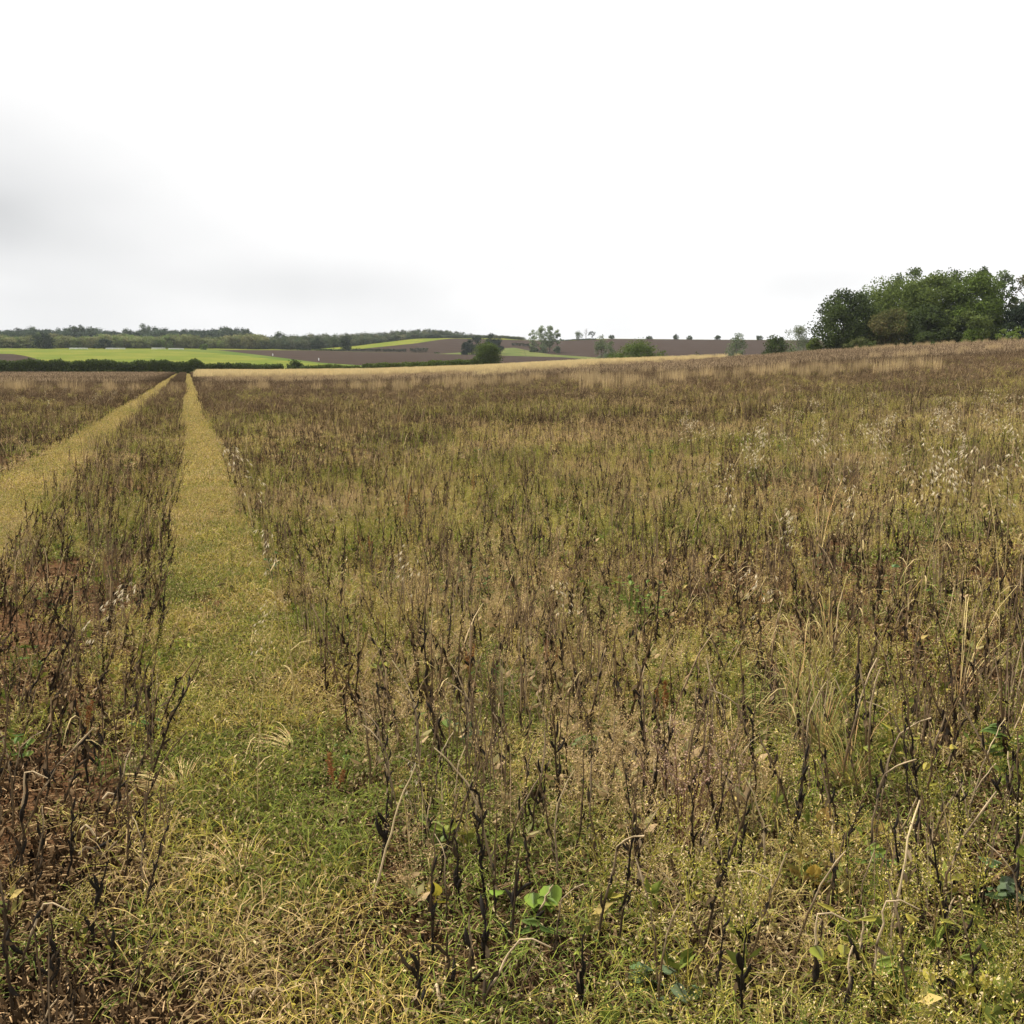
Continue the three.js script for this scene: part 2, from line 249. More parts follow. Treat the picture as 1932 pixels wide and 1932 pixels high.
// place by the photo: column range, rows of top and base, distance
let treeSeed = 1000;
function treePx(name, label, category, x0, x1, top, D, o, group, sink = 0.15) {
  const xm = (x0 + x1) / 2, at = standAt(xm, D, sink), px = D / FD, w = (x1 - x0) * px, h = spot(xm, top, D).y - at.y;
  return makeTree(name, label, category, at, { seed: treeSeed += 13, w, h, y0: h * (o.base ?? 0.12), size: 0.4, leaves: 40, clumps: 40, col: FOL.mid, ...o, ...(o.base !== undefined ? {} : {}) }, group);
}

// hedges: leafy masses that follow the field edge
function hedgeGeo(pts, height, depth, size, perM2, col, col2, seed) {   // pts: Vector3[] along the foot; height(t) in metres
  const R = rng(seed), b = new GB(); let len = 0; const seg = []; for (let i = 1; i < pts.length; i++) { const l = pts[i].distanceTo(pts[i - 1]); seg.push([len, l]); len += l; }
  const n = Math.round(len * perM2);
  for (let k = 0; k < n; k++) {
    const s = R() * len; let i = 0; while (i < seg.length - 1 && s > seg[i][0] + seg[i][1]) i++;
    const f = (s - seg[i][0]) / seg[i][1], p = pts[i].clone().lerp(pts[i + 1], f), along = pts[i + 1].clone().sub(pts[i]).normalize(), out = V(-along.z, 0, along.x), t = s / len;
    const hh = height(t) * (0.74 + 0.5 * fbm(s * 0.4, 2, seed, 4)), a = R() * Math.PI, rr = Math.pow(R(), 0.25), bulge = 0.8 + 0.4 * vnoise(s * 0.8, a * 2, seed + 3);
    p.addScaledVector(out, Math.sign(Math.cos(a)) * Math.pow(Math.abs(Math.cos(a)), 0.6) * rr * depth / 2 * bulge); p.y += Math.pow(Math.sin(a), 0.6) * rr * hh * (0.92 + 0.08 * bulge);
    const d = randomDir(R); d.y += 0.3; d.normalize(); b.leaf(p, d, sideOf(d, R), size * (0.7 + 0.6 * R()), size * 0.4, mixc(jit(col, R, 0.5), col2, vnoise(s * 0.3, 7, seed) * 0.7));
  }
  return b.build();
}
function hedgeStems(pts, height, seed) { const R = rng(seed), b = new GB(); for (let i = 0; i < pts.length - 1; i++) for (let k = 0; k < 3; k++) { const p = pts[i].clone().lerp(pts[i + 1], R()), h = height(i / pts.length) * 0.75; b.tube([p, p.clone().add(V((R() - 0.5) * 0.5, h * 0.5, (R() - 0.5) * 0.5)), p.clone().add(V((R() - 0.5), h, (R() - 0.5)))], [0.05, 0.035, 0.012], () => [0.07, 0.055, 0.04], 4); } return b.build(); }
function hedge(label, x0, x1, height, D = null, o = {}) {
  const pts = [], n = Math.max(3, Math.round(Math.abs(x1 - x0) / 12)), mid = standAt((x0 + x1) / 2, D ? D((x0 + x1) / 2) : crestAt((x0 + x1) / 2)[0] + 6, 0);
  for (let k = 0; k <= n; k++) { const x = lerp(x0, x1, k / n), p = standAt(x, D ? D(x) : crestAt(x)[0] + 6, 0.1); pts.push(p.sub(mid)); }
  const t = thing('hedge', label, 'hedge', mid);
  part('stems', hedgeStems(pts, height, 500 + x0), M.bark, t).userData.kind = 'stuff';
  part('foliage', hedgeGeo(pts, height, o.depth ?? 2.4, o.size ?? 0.42, o.per ?? 430, o.col ?? FOL.hedge, o.col2 ?? FOL.mid, Math.round(900 + x0 * 3)), M.leaf, t);
  return t;
}
hedge('long dark clipped hedge along the far left edge of the field', -90, 346, () => 2.9);
hedge('taller dome of dark hedge where the wheel tracks end', 344, 400, (t) => 3.1 - 0.8 * Math.abs(t - 0.45) * 2);
hedge('dark green hedge right of the domed hedge up to a gap', 398, 532, (t) => 2.35 - 0.25 * t);
hedge('low green hedge from the round dark bush to a gap', 568, 678, () => 1.75, null, { col2: FOL.light });
hedge('low hedge running behind the tan grass to the round tree', 684, 900, (t) => 1.9 + 0.4 * t, null, { col2: FOL.light });
treePx('bush', 'round dark bush standing alone in the hedge gap', 'bush', 539, 573, 681, 240, { shape: 'dome', base: 0.02, col: FOL.dark, col2: FOL.hedge, size: 0.3, leaves: 60, clumps: 46, cr: 0.22 });
treePx('tree', 'round bright green tree on the field edge at the hedge end', 'tree', 895, 944, 649, 227, { shape: 'round', base: 0.12, col: FOL.mid, col2: FOL.hedge, size: 0.28, leaves: 90, clumps: 80, cr: 0.19, d: 5 }, null, 0.6);
// bushes and trees just over the crest
treePx('bush', 'large bright green bush just over the crest of the field', 'bush', 1166, 1240, 645, 226, { shape: 'dome', base: 0.02, col: FOL.mid, col2: FOL.light, size: 0.3, leaves: 85, clumps: 80, cr: 0.2 });
treePx('bush', 'low green bush at the right foot of the large bright bush', 'bush', 1236, 1262, 663, 224, { shape: 'dome', base: 0.02, col: FOL.mid, col2: FOL.bright, size: 0.28, leaves: 40, clumps: 24, cr: 0.22 });
treePx('bush', 'low green bush at the left foot of the large bright bush', 'bush', 1144, 1172, 667, 222, { shape: 'dome', base: 0.02, col: FOL.mid, col2: FOL.bright, size: 0.28, leaves: 40, clumps: 24, cr: 0.22 });
treePx('bush', 'small dark bush peeping over the crest beside a smaller one', 'bush', 1303, 1326, 664, 240, { shape: 'dome', base: 0.02, col: FOL.dark, col2: FOL.mid, size: 0.28, leaves: 36, clumps: 20, cr: 0.22 });
treePx('bush', 'smallest dark bush on the crest between two larger bushes', 'bush', 1280, 1300, 668, 240, { shape: 'dome', base: 0.02, col: FOL.dark, col2: FOL.mid, size: 0.28, leaves: 36, clumps: 16, cr: 0.22 });
treePx('bush', 'dark green bush on the crest before a pale tree', 'bush', 1437, 1490, 637, 212, { shape: 'dome', base: 0.02, col: FOL.dark, col2: FOL.mid, size: 0.3, leaves: 70, clumps: 60, cr: 0.18 });
treePx('tree', 'grey green two lobed tree left of the large bright bush', 'tree', 1122, 1146, 634, 450, { shape: 'dome', base: 0.05, col: FOL.grey, col2: FOL.olive, size: 0.45, leaves: 50, clumps: 40, cr: 0.2 });
treePx('tree', 'lower rounded grey tree tight beside the two lobed tree', 'tree', 1140, 1163, 645, 445, { shape: 'dome', base: 0.05, col: FOL.grey, col2: FOL.mid, size: 0.45, leaves: 50, clumps: 36, cr: 0.2 });
treePx('tree', 'rounded grey green tree before the brown hill', 'tree', 1369, 1408, 630, 430, { shape: 'dome', base: 0.05, col: FOL.grey, col2: FOL.mid, size: 0.45, leaves: 70, clumps: 60, cr: 0.16 });
treePx('tree', 'pale grey green tree left of the large wood', 'tree', 1475, 1532, 620, 420, { shape: 'round', base: 0.03, col: FOL.grey, col2: FOL.olive, size: 0.45, leaves: 75, clumps: 75, cr: 0.16 });

// the wood on the right
const wood = 'trees of the wood on the right';
function woodTree(label, x0, x1, top, D, o) { return treePx('tree', label, 'tree', x0, x1, top, D, { size: 0.38, cr: 0.175, base: 0.03, ...o, leaves: Math.round((o.leaves ?? 85) * 1.35), clumps: o.clumps ?? 75 }, wood); }
woodTree('dark broad oak at the left end of the wood', 1537, 1645, 554, 188, { shape: 'dome', col: FOL.dark, col2: FOL.mid, leaves: 110, clumps: 110, base: 0.02 });
woodTree('grey green loose tree behind the dark oak', 1608, 1662, 541, 205, { shape: 'round', col: FOL.grey, col2: FOL.mid, leaves: 60, clumps: 60 });
woodTree('tall light green tree right of the dark oak', 1636, 1745, 531, 192, { shape: 'round', col: FOL.light, col2: FOL.mid, leaves: 95, clumps: 120, d: 11 });
woodTree('thin dark top rising behind the light green tree', 1664, 1700, 518, 208, { shape: 'tall', col: FOL.dark, col2: FOL.mid, leaves: 50, clumps: 55 });
woodTree('dark pointed poplar crown behind the middle of the wood', 1693, 1746, 511, 206, { shape: 'tall', col: FOL.mid, col2: FOL.dark, leaves: 70, clumps: 70 });
woodTree('light green leafy tree in the middle of the wood', 1716, 1806, 523, 190, { shape: 'round', col: FOL.light, col2: FOL.mid, leaves: 100, clumps: 120, d: 11 });
woodTree('mid green tree with yellowish sprays right of the middle', 1786, 1872, 519, 188, { shape: 'round', col: FOL.bright, col2: FOL.mid, leaves: 100, clumps: 110, d: 10 });
woodTree('dark twin topped poplar at the highest point of the wood', 1826, 1866, 508, 204, { shape: 'tall', col: FOL.dark, col2: FOL.mid, leaves: 65, clumps: 65 });
woodTree('slim dark top between the two highest crowns', 1770, 1812, 514, 206, { shape: 'tall', col: FOL.dark, col2: FOL.mid, leaves: 50, clumps: 55 });
woodTree('sparse poplar with sky showing between its branches', 1862, 1906, 512, 192, { shape: 'tall', col: FOL.grey, col2: FOL.mid, leaves: 30, clumps: 56, cr: 0.12, limbs: 30, base: 0.2 });
woodTree('open brownish poplar at the right edge of the photo', 1902, 1960, 516, 192, { shape: 'tall', col: FOL.brown, col2: FOL.grey, leaves: 34, clumps: 60, cr: 0.12, limbs: 30, base: 0.2 });
woodTree('round green tree beyond the right edge of the wood', 1950, 2060, 530, 190, { shape: 'round', col: FOL.mid, col2: FOL.light, leaves: 70, clumps: 80 });
woodTree('very dark low tree under the sparse poplars', 1882, 1975, 580, 184, { shape: 'dome', col: FOL.conifer, col2: FOL.dark, leaves: 90, clumps: 60, base: 0.02 });
woodTree('low brownish green tree at the foot of the light green tree', 1640, 1712, 588, 184, { shape: 'dome', col: FOL.brown, col2: FOL.mid, leaves: 80, clumps: 60, base: 0.02 });
woodTree('low dark green understorey tree below the middle crowns', 1700, 1790, 582, 184, { shape: 'dome', col: FOL.dark, col2: FOL.mid, leaves: 90, clumps: 70, base: 0.02 });
woodTree('low dark tree below the twin topped poplar', 1784, 1890, 586, 183, { shape: 'dome', col: FOL.dark, col2: FOL.light, leaves: 90, clumps: 70, base: 0.02 });
const shrubs = 'shrubs at the foot of the wood';
for (const [label, x0, x1, top, D, c, c2] of [
  ['light green shrub at the foot of the wood by the right edge', 1880, 1990, 618, 178, FOL.bright, FOL.light], ['small yellow green spray of leaves below the sparse poplar', 1818, 1852, 617, 180, FOL.bright, FOL.bright],
  ['dark green shrub under the middle of the wood', 1722, 1770, 626, 180, FOL.mid, FOL.dark], ['low olive shrub at the foot of the dark oak', 1595, 1650, 640, 181, FOL.olive, FOL.mid], ['small bright shrub left of the dark oak', 1524, 1545, 638, 186, FOL.bright, FOL.olive]])
  treePx('shrub', label, 'shrub', x0, x1, top, D, { shape: 'dome', base: 0.02, col: c, col2: c2, size: 0.28, leaves: 60, clumps: 36, cr: 0.22 }, shrubs);

// poplars, conifers and skyline trees far off
const pop = { size: 0.6, leaves: 46, clumps: 60, cr: 0.14, col: [0.2, 0.25, 0.12], col2: [0.27, 0.3, 0.15], base: 0.2, limbs: 14 };
treePx('poplar_tree', 'tallest far poplar with a broad left crown', 'poplar', 1010, 1032, 616, 690, { ...pop, shape: 'tall' }, 'far poplars');
treePx('poplar_tree', 'tall far poplar right of the tallest one', 'poplar', 1028, 1046, 616.5, 692, { ...pop, shape: 'tall' }, 'far poplars');
treePx('poplar_tree', 'thin far poplar standing free on the right of its group', 'poplar', 1044, 1058, 623, 690, { ...pop, shape: 'tall', clumps: 26, base: 0.35 }, 'far poplars');
treePx('poplar_tree', 'lower far poplar on the left of its group', 'poplar', 996, 1012, 623, 694, { ...pop, shape: 'tall', clumps: 28 }, 'far poplars');
for (const [x0, x1, top, l] of [[998, 1016, 654, 'left'], [1017, 1035, 652, 'middle'], [1043, 1060, 655, 'right']]) treePx('bush', `dark ${l} bush at the foot of the far poplars`, 'bush', x0, x1, top, 676, { shape: 'dome', base: 0.02, col: FOL.dark, col2: FOL.grey, size: 0.6, leaves: 34, clumps: 24, cr: 0.22 });
for (const [x0, x1, top, D, l] of [[871, 884, 644, 622, 'smallest dark conifer at the left of its clump'], [886, 910, 632, 624, 'broad dark conifer in the left clump'], [877, 896, 642, 628, 'dark conifer in the shade of the broad one'], [917, 937, 630, 640, 'tallest dark conifer behind the round tree'], [928, 950, 637, 642, 'sloping dark conifer right of the tallest one'], [914, 926, 640, 644, 'slim dark conifer left of the tallest one']])
  treePx('conifer_tree', l, 'conifer', x0, x1, top, D, { shape: 'tall', base: 0.04, col: FOL.conifer, col2: FOL.dark, size: 0.6, leaves: 46, clumps: 40, cr: 0.18 }, 'far dark conifers');
treePx('tree', 'rounded skyline tree left of a bare one', 'tree', 1085, 1099, 624, 896, { shape: 'round', base: 0.2, col: FOL.grey, col2: FOL.dark, size: 0.6, leaves: 30, clumps: 30 });
treePx('tree', 'flat topped dark skyline tree on a thin trunk', 'tree', 1109, 1124, 626, 896, { shape: 'flat', base: 0.3, col: FOL.dark, col2: FOL.conifer, size: 0.6, leaves: 20, clumps: 22, cr: 0.14 });
{ const at = standAt(1105, 896), t = thing('bare_tree', 'bare pale tree between two leafy skyline trees', 'tree', at), b = new GB(), R = rng(5), h = 10; b.tube([V(0, 0, 0), V(0.1, h * 0.5, 0), V(0, h, 0)], [0.3, 0.2, 0.05], () => [0.2, 0.17, 0.14], 6); const t2 = new GB(); for (let k = 0; k < 22; k++) { const y = h * (0.3 + 0.6 * R()), d = dirOf(R() * 6.28, 0.5 + R() * 0.5), l = (h - y) * 0.4 + 1; t2.tube([V(0, y, 0), V(d.x * l * 0.6, y + d.y * l * 0.6, d.z * l * 0.6), V(d.x * l, y + d.y * l * 1.1, d.z * l)], [0.09, 0.06, 0.03], () => [0.2, 0.17, 0.14], 4); } part('trunk', b.build(), M.bark, t); part('branches', t2.build(), M.bark, t); }
[[1147, 1159, 632.5, 'first round bush from the left on the brown skyline'], [1217, 1231, 634, 'low wide bush on the brown skyline, second from the left'], [1270, 1279, 631, 'narrow upright bush on the brown skyline'], [1294, 1306, 634, 'squat bush just right of the narrow upright one'], [1346, 1359, 633, 'pale edged bush on the skyline left of the grey tree'], [1425, 1437, 632.5, 'rightmost bush on the brown skyline'], [1467, 1478, 636, 'skyline bush half hidden behind the dark bush']].forEach(([x0, x1, top, l], i) => treePx('bush', l, 'bush', x0, x1, top, 897, { shape: i === 2 ? 'tall' : 'dome', base: i === 2 ? 0.05 : 0.08, col: FOL.dark, col2: FOL.grey, size: 0.6, leaves: 30, clumps: 30, cr: 0.2 }, 'bushes along the brown skyline'));
// the three trees by the green wedge and the dark bushes before the far wood
treePx('tree', 'dark round tree on a short trunk left of the green wedge', 'tree', 588, 610, 640, 690, { shape: 'round', base: 0.15, col: FOL.conifer, col2: FOL.dark, size: 0.55, leaves: 45, clumps: 45 });
treePx('tree', 'small dark tree on a visible trunk before the green wedge', 'tree', 623, 638, 637, 690, { shape: 'round', base: 0.3, col: FOL.dark, col2: FOL.grey, size: 0.55, leaves: 40, clumps: 34 });
treePx('tree', 'broad dark tree right of the small trunked one', 'tree', 641, 666, 635, 688, { shape: 'round', base: 0.12, col: FOL.conifer, col2: FOL.dark, size: 0.55, leaves: 50, clumps: 50 });
treePx('tree', 'dark rounded tree standing before the far wood on the left', 'tree', 64, 104, 629, 690, { shape: 'dome', base: 0.04, col: FOL.conifer, col2: FOL.dark, size: 0.6, leaves: 60, clumps: 70 });
treePx('bush', 'wide dark bush behind the pale low fences', 'bush', 180, 216, 640, 694, { shape: 'dome', base: 0.02, col: FOL.conifer, col2: FOL.dark, size: 0.55, leaves: 60, clumps: 50 });
treePx('bush', 'small bright green bush at the left tip of the brown field', 'bush', 378, 395, 649, 660, { shape: 'dome', base: 0.02, col: FOL.bright, col2: FOL.mid, size: 0.55, leaves: 34, clumps: 26 });
for (const [x0, x1, top, l, sh] of [[134, 150, 614, 'left of two round crowns topping the far wood', 'round'], [148, 164, 615, 'right of two round crowns topping the far wood', 'round'], [168, 188, 617, 'wide crown right of the two round ones on the far wood', 'flat'], [232, 250, 620, 'open crown with sky under it on the far wood', 'flat'], [262, 292, 612.5, 'largest domed crown on the far wood skyline', 'dome'], [413, 446, 616.5, 'broad domed crown towards the right end of the far wood', 'dome'], [458, 474, 619.5, 'narrow rounded crown right of the broad domed one', 'tall'], [521, 542, 626.5, 'lone umbrella shaped crown above the thin part of the wood', 'flat'], [58, 80, 618, 'raised crown on the far wood near the left edge', 'dome']])
  treePx('tree', l, 'tree', x0, x1, top, x0 > 500 ? 760 : 905, { shape: sh, base: 0.25, col: FOL.conifer, col2: FOL.grey, size: 0.7, leaves: 40, clumps: 46, cr: 0.16 }, 'skyline crowns of the far wood');

// the far wood as a mass of trees
function instanced(name, geo, mat, list, parent) {             // list: [position, scale(Vector3 or number), turn, tint, tilt axis/angle]
  const m = new THREE.InstancedMesh(geo, mat, list.length), mtx = new THREE.Matrix4(), q = new THREE.Quaternion(), q2 = new THREE.Quaternion(), sc = V(), col = new THREE.Color(), Y = V(0, 1, 0);
  list.forEach(([p, s, turn, tint, lean], i) => { q.setFromAxisAngle(Y, turn); if (lean) { q2.setFromAxisAngle(V(lean[1], 0, -lean[0]).normalize(), Math.hypot(lean[0], lean[1])); q.premultiply(q2); } if (s.isVector3) sc.copy(s); else sc.set(s, s, s); m.setMatrixAt(i, mtx.compose(p, q, sc)); m.setColorAt(i, col.setRGB(...(tint ?? [1, 1, 1]))); });
  m.name = name; m.castShadow = m.receiveShadow = true; parent.add(m); return m;
}
function stuff(name, label, category) { const g = new THREE.Group(); g.name = numbered(name); scene.add(g); return tag(g, label, category, null, 'stuff'); }
{
  const R = rng(77), protos = [];
  for (let k = 0; k < 6; k++) { const o = { seed: 300 + k, w: 8, h: 10, y0: 0.6, shape: ['round', 'dome', 'tall', 'round', 'dome', 'tall'][k], col: [0.8, 0.8, 0.8], col2: [1, 1, 1], size: 0.75, leaves: 22, clumps: 34, cr: 0.17 }; const [g, c] = crownGeo(o); protos.push([g, trunkGeo(o, c)]); }
  const tops = table([[-90, 622], [0, 622], [40, 620.5], [69, 618.5], [110, 621], [142, 618], [180, 620], [225, 625], [241, 628], [256, 622], [300, 619], [332, 622], [353, 620.5], [400, 621], [422, 618.5], [450, 620], [467, 621.5], [485, 632], [510, 634], [600, 631], [680, 628.5], [727, 626.5], [740, 624], [780, 621], [812, 620], [850, 623], [883, 628.5], [920, 631], [975, 635]]);
  const lists = protos.map(() => []);
  const add = (xd, D, top, w, tint) => { const p = standAt(xd, D, 0.2), h = Math.max(3, spot(xd, top, D).y - p.y), k = Math.floor(R() * 6), s = V(w / 8, h / 10, w / 8); lists[k].push([p, s, R() * 6.28, jit(tint, R, 0.8)]); };
  for (let x = -90; x < 492; x += 5.5) for (let r = 0; r < 3; r++) { const xx = x + R() * 5, D = 880 + r * 30 + R() * 20; add(xx, D, tops(xx)[0] + R() * 4 + (2 - r) * 3, 7 + R() * 4, [0.065, 0.09, 0.055]); }
  for (let x = -90; x < 500; x += 5) for (let r = 0; r < 2; r++) { const xx = x + R() * 5; add(xx, 704 + r * 26 + R() * 12, 634 + R() * 7 - r * 3 + 2 * Math.sin(xx * 0.05), 6 + R() * 4, mixc([0.15, 0.21, 0.06], [0.25, 0.235, 0.11], R())); }
  for (let x = 488; x < 985; x += 4.2) for (let r = 0; r < 3; r++) { const xx = x + R() * 4, base = curve.R(xx)[1]; add(xx, base + 6 + r * 18 + R() * 8, tops(xx)[0] + R() * 3.5 + (2 - r) * 4, 5 + R() * 4, mixc([0.09, 0.12, 0.06], [0.2, 0.19, 0.1], R() * R())); }
  
  const g = stuff('far_wood', 'far belt of woodland along the left skyline', 'woodland');
  lists.forEach((l, k) => { instanced('crowns', protos[k][0], M.leaf, l, g); instanced('trunks', protos[k][1], M.bark, l.map(([p, s, t]) => [p, s, t, [1, 1, 1]]), g); });
}
// low far hedges, pale fences, marker posts
hedge('thin dark hedge between the far brown fields, left length', 560, 652, () => 1.2, (x) => 690 - 0.12 * (x - 560), { size: 0.5, per: 45, col: FOL.conifer, col2: FOL.dark, depth: 1.8 });
hedge('thin dark hedge between the far brown fields, middle length', 655, 767, () => 2.0, (x) => 678 - 0.1 * (x - 655), { size: 0.5, per: 45, col: FOL.conifer, col2: FOL.dark, depth: 1.8 });
hedge('thin dark hedge between the far brown fields, right length', 774, 808, () => 2.6, (x) => 664 - 0.1 * (x - 774), { size: 0.5, per: 50, col: FOL.conifer, col2: FOL.dark, depth: 1.8 });
hedge('thin dark hedge line along the skyline under the far trees', 1056, 1124, () => 0.9, (x) => 897, { size: 0.5, per: 40, col: FOL.conifer, col2: FOL.dark, depth: 1.8 });
hedge('dark hedge climbing the brown hill left of the far poplars', 966, 1016, () => 2.2, (x) => 760, { size: 0.5, per: 45, col: FOL.conifer, col2: FOL.dark, depth: 2 });
treePx('bush', 'tiny dark bush at the edge of the far brown field', 'bush', 819, 831, 665, 652, { shape: 'dome', base: 0.02, col: FOL.dark, col2: FOL.mid, size: 0.5, leaves: 24, clumps: 14, cr: 0.24 });
const fenceMat = new THREE.MeshStandardMaterial({ color: 0xd9dbd8, roughness: 0.7 });
function paleFence(label, x0, x1, D, hgt) {
  const a = standAt(x0, D, 0), z = standAt(x1, D, 0), t = thing('rail_fence', label, 'fence', a, 0, 'pale low fences by the far wood'), n = Math.max(3, Math.round(a.distanceTo(z) / 3));
  const bar = (p, q, r) => { const b = new GB(); b.tube([p, q], [r, r], () => [1, 1, 1], 4); return b.build(); };
  for (let k = 0; k <= n; k++) { const p = a.clone().lerp(z, k / n).sub(a); part('post', bar(p, p.clone().add(V(0, hgt, 0)), 0.07), fenceMat, t); }
  for (const y of [0.35, 0.65, 0.95]) part('rail', bar(V(0, hgt * y, 0), z.clone().sub(a).add(V(0, hgt * y, 0)), 0.07), fenceMat, t);
}
paleFence('pale low fence left of the wide dark bush', S(238), S(300), 640, 0.9);
paleFence('pale low fence below the wide dark bush', S(360), S(425), 640, 0.9);
paleFence('whitest low fence at the top of the green field', S(515), S(560), 640, 1.1);
paleFence('thin white fence ending at the olive trees', S(572), S(622), 640, 0.8);
for (const [x, y, D, l] of [[921, 1208, 520, 'white marker post on the slanting edge of the green field'], [1076, 1217, 430, 'white marker post nearer the hedge on the green edge']]) {
  const p = spot(S(x), S(y), D), t = thing('marker_post', l, 'post', p.clone().setY(landAt(S(x), D)), 0, 'white posts on the green field edge'), b = new GB(); b.tube([V(0, -0.2, 0), V(0, 0.8, 0)], [0.16, 0.16], () => [0.8, 0.8, 0.8], 6); part('post', b.build(), M.bark, t); const c = new GB(); c.tube([V(0, 0.8, 0), V(0, 0.9, 0), V(0, 0.98, 0)], [0.2, 0.2, 0.06], () => [0.8, 0.8, 0.8], 6); part('cap', c.build(), M.bark, t);
}

// ---------------------------------------------------------------- dead bean plants
const BEAN = { black: [0.020, 0.016, 0.012], dark: [0.052, 0.036, 0.021], brown: [0.125, 0.084, 0.044], grey: [0.225, 0.165, 0.10], pale: [0.46, 0.35, 0.21], straw: [0.55, 0.43, 0.24] };
function podInto(b, at, dir, len, rad, col, R, sides = 6, segs = 6) {
  const bend = sideOf(dir, R).multiplyScalar(len * (0.03 + 0.1 * R())), pts = [], rs = [];
  for (let k = 0; k <= segs; k++) { const t = k / segs; pts.push(at.clone().addScaledVector(dir, len * t).addScaledVector(bend, Math.sin(t * Math.PI))); const body = Math.pow(Math.sin(Math.PI * clamp(0.06 + t * 0.9, 0, 1)), 0.55); rs.push(rad * body * (k % 2 && segs > 3 ? 0.8 + 0.1 * R() : 1) * (k === segs ? 0.4 : 1) * (k === 0 ? 0.5 : 1)); }
  b.tube(pts, rs, () => jit(col, R, 0.5), sides);
}
function stemPath(h, bendX, bendZ, crook, R, n = 8) { const pts = []; for (let k = 0; k <= n; k++) { const t = k / n; pts.push(V(bendX * t * t + (R() - 0.5) * 0.012 * (k > 0), h * (t - crook * Math.max(0, t - 0.72) * 2.2) - (k === 0 ? 0.03 : 0), bendZ * t * t + crook * Math.max(0, t - 0.6) * h * 0.9 + (R() - 0.5) * 0.012 * (k > 0))); } return pts; }
// styles: how the stalk looks, kept next to the words that describe it
const STYLES = [
  { say: 'bean stalk crowded with black pods', h: 0.5, lean: 0.07, crook: 0.03, pods: 8, c: ['black', 'dark', 'brown'], wilt: 8 },
  { say: 'bean stalk with bleached top', h: 0.6, lean: 0.12, crook: 0.3, pods: 3, c: ['dark', 'grey', 'pale'], wilt: 4 },
  { say: 'dark bean stalk with few pods', h: 0.56, lean: 0.07, crook: 0.04, pods: 2, c: ['dark', 'brown', 'brown'], wilt: 7 },
  { say: 'short broken bean stalk with black pods', h: 0.3, lean: 0.05, crook: 0.02, pods: 3, c: ['dark', 'dark', 'pale'], wilt: 4 },
  { say: 'pale grey bare bean stalk', h: 0.58, lean: 0.12, crook: 0.06, pods: 0, c: ['brown', 'grey', 'pale'], wilt: 2 },
  { say: 'brown hanging leaved bean stalk', h: 0.54, lean: 0.06, crook: 0.04, pods: 1, c: ['dark', 'brown', 'brown'], wilt: 18 },
  { say: 'straw coloured bean stalk without pods', h: 0.6, lean: 0.16, crook: 0.12, pods: 0, c: ['grey', 'pale', 'straw'], wilt: 1 },
  { say: 'tall podded bean stalk', h: 0.66, lean: 0.06, crook: 0.03, pods: 6, c: ['dark', 'black', 'brown'], wilt: 9 },
  { say: 'grey brown bean stalk with pods low down', h: 0.52, lean: 0.1, crook: 0.08, pods: 3, c: ['dark', 'brown', 'grey'], wilt: 5 },
  { say: 'slight brown bean stalk with one pod', h: 0.44, lean: 0.08, crook: 0.03, pods: 1, c: ['brown', 'brown', 'grey'], wilt: 6 },
];
const stemCol = (st, R) => (k, n) => { const t = k / (n - 1), q = t + (R() - 0.5) * 0.35, c = q < 0.4 ? BEAN[st.c[0]] : q < 0.75 ? BEAN[st.c[1]] : BEAN[st.c[2]]; return jit(c, R, 0.5); };
function wiltInto(b, p, R, big = 1) { // a shrivelled, hanging, twisted leaf
  const d = dirOf(R() * 6.28, -0.7 - R() * 0.8), u = R(), c = jit(u < 0.3 ? BEAN.black : u < 0.6 ? BEAN.dark : u < 0.86 ? BEAN.brown : BEAN.grey, R, 0.6), l = (0.018 + 0.028 * R()) * big; let s = sideOf(d, R); const pts = [], q = sideOf(d, R);
  let prev = -1; for (let k = 0; k <= 3; k++) { const t = k / 3, w = l * [0.05, 0.15, 0.12, 0.02][k], x = p.x + d.x * l * t + q.x * l * 0.2 * Math.sin(t * 3), y = p.y + d.y * l * t, z = p.z + d.z * l * t + q.z * l * 0.2 * Math.sin(t * 3); const a = b.v(x - s.x * w, y - s.y * w, z - s.z * w, c); b.v(x + s.x * w, y + s.y * w, z + s.z * w, c); if (prev >= 0) b.i.push(prev, prev + 1, a, prev + 1, a + 1, a); prev = a; s = s.clone().addScaledVector(q, 0.8).normalize(); }
}
function stubInto(b, pts, R, fat = 1) { const f = (0.15 + 0.8 * R()) * (pts.length - 1), i = Math.min(pts.length - 2, Math.floor(f)), p = pts[i].clone().lerp(pts[i + 1], f - i), d = dirOf(R() * 6.28, 0.3 + 0.9 * R()), l = 0.015 + 0.045 * R() * R(); b.tube([p, p.clone().addScaledVector(d, l * 0.6), p.clone().addScaledVector(d, l).add(V(0, -0.004, 0))], [0.0018 * fat, 0.0014 * fat, 0.0008 * fat], () => jit(R() < 0.6 ? BEAN.dark : BEAN.brown, R, 0.5), 3); }
function podSpot(st, pts, R, low) { const t = low ? 0.15 + 0.3 * R() : 0.25 + 0.5 * R(), f = t * (pts.length - 1), i = Math.floor(f), p = pts[i].clone().lerp(pts[i + 1], f - i); return p; }
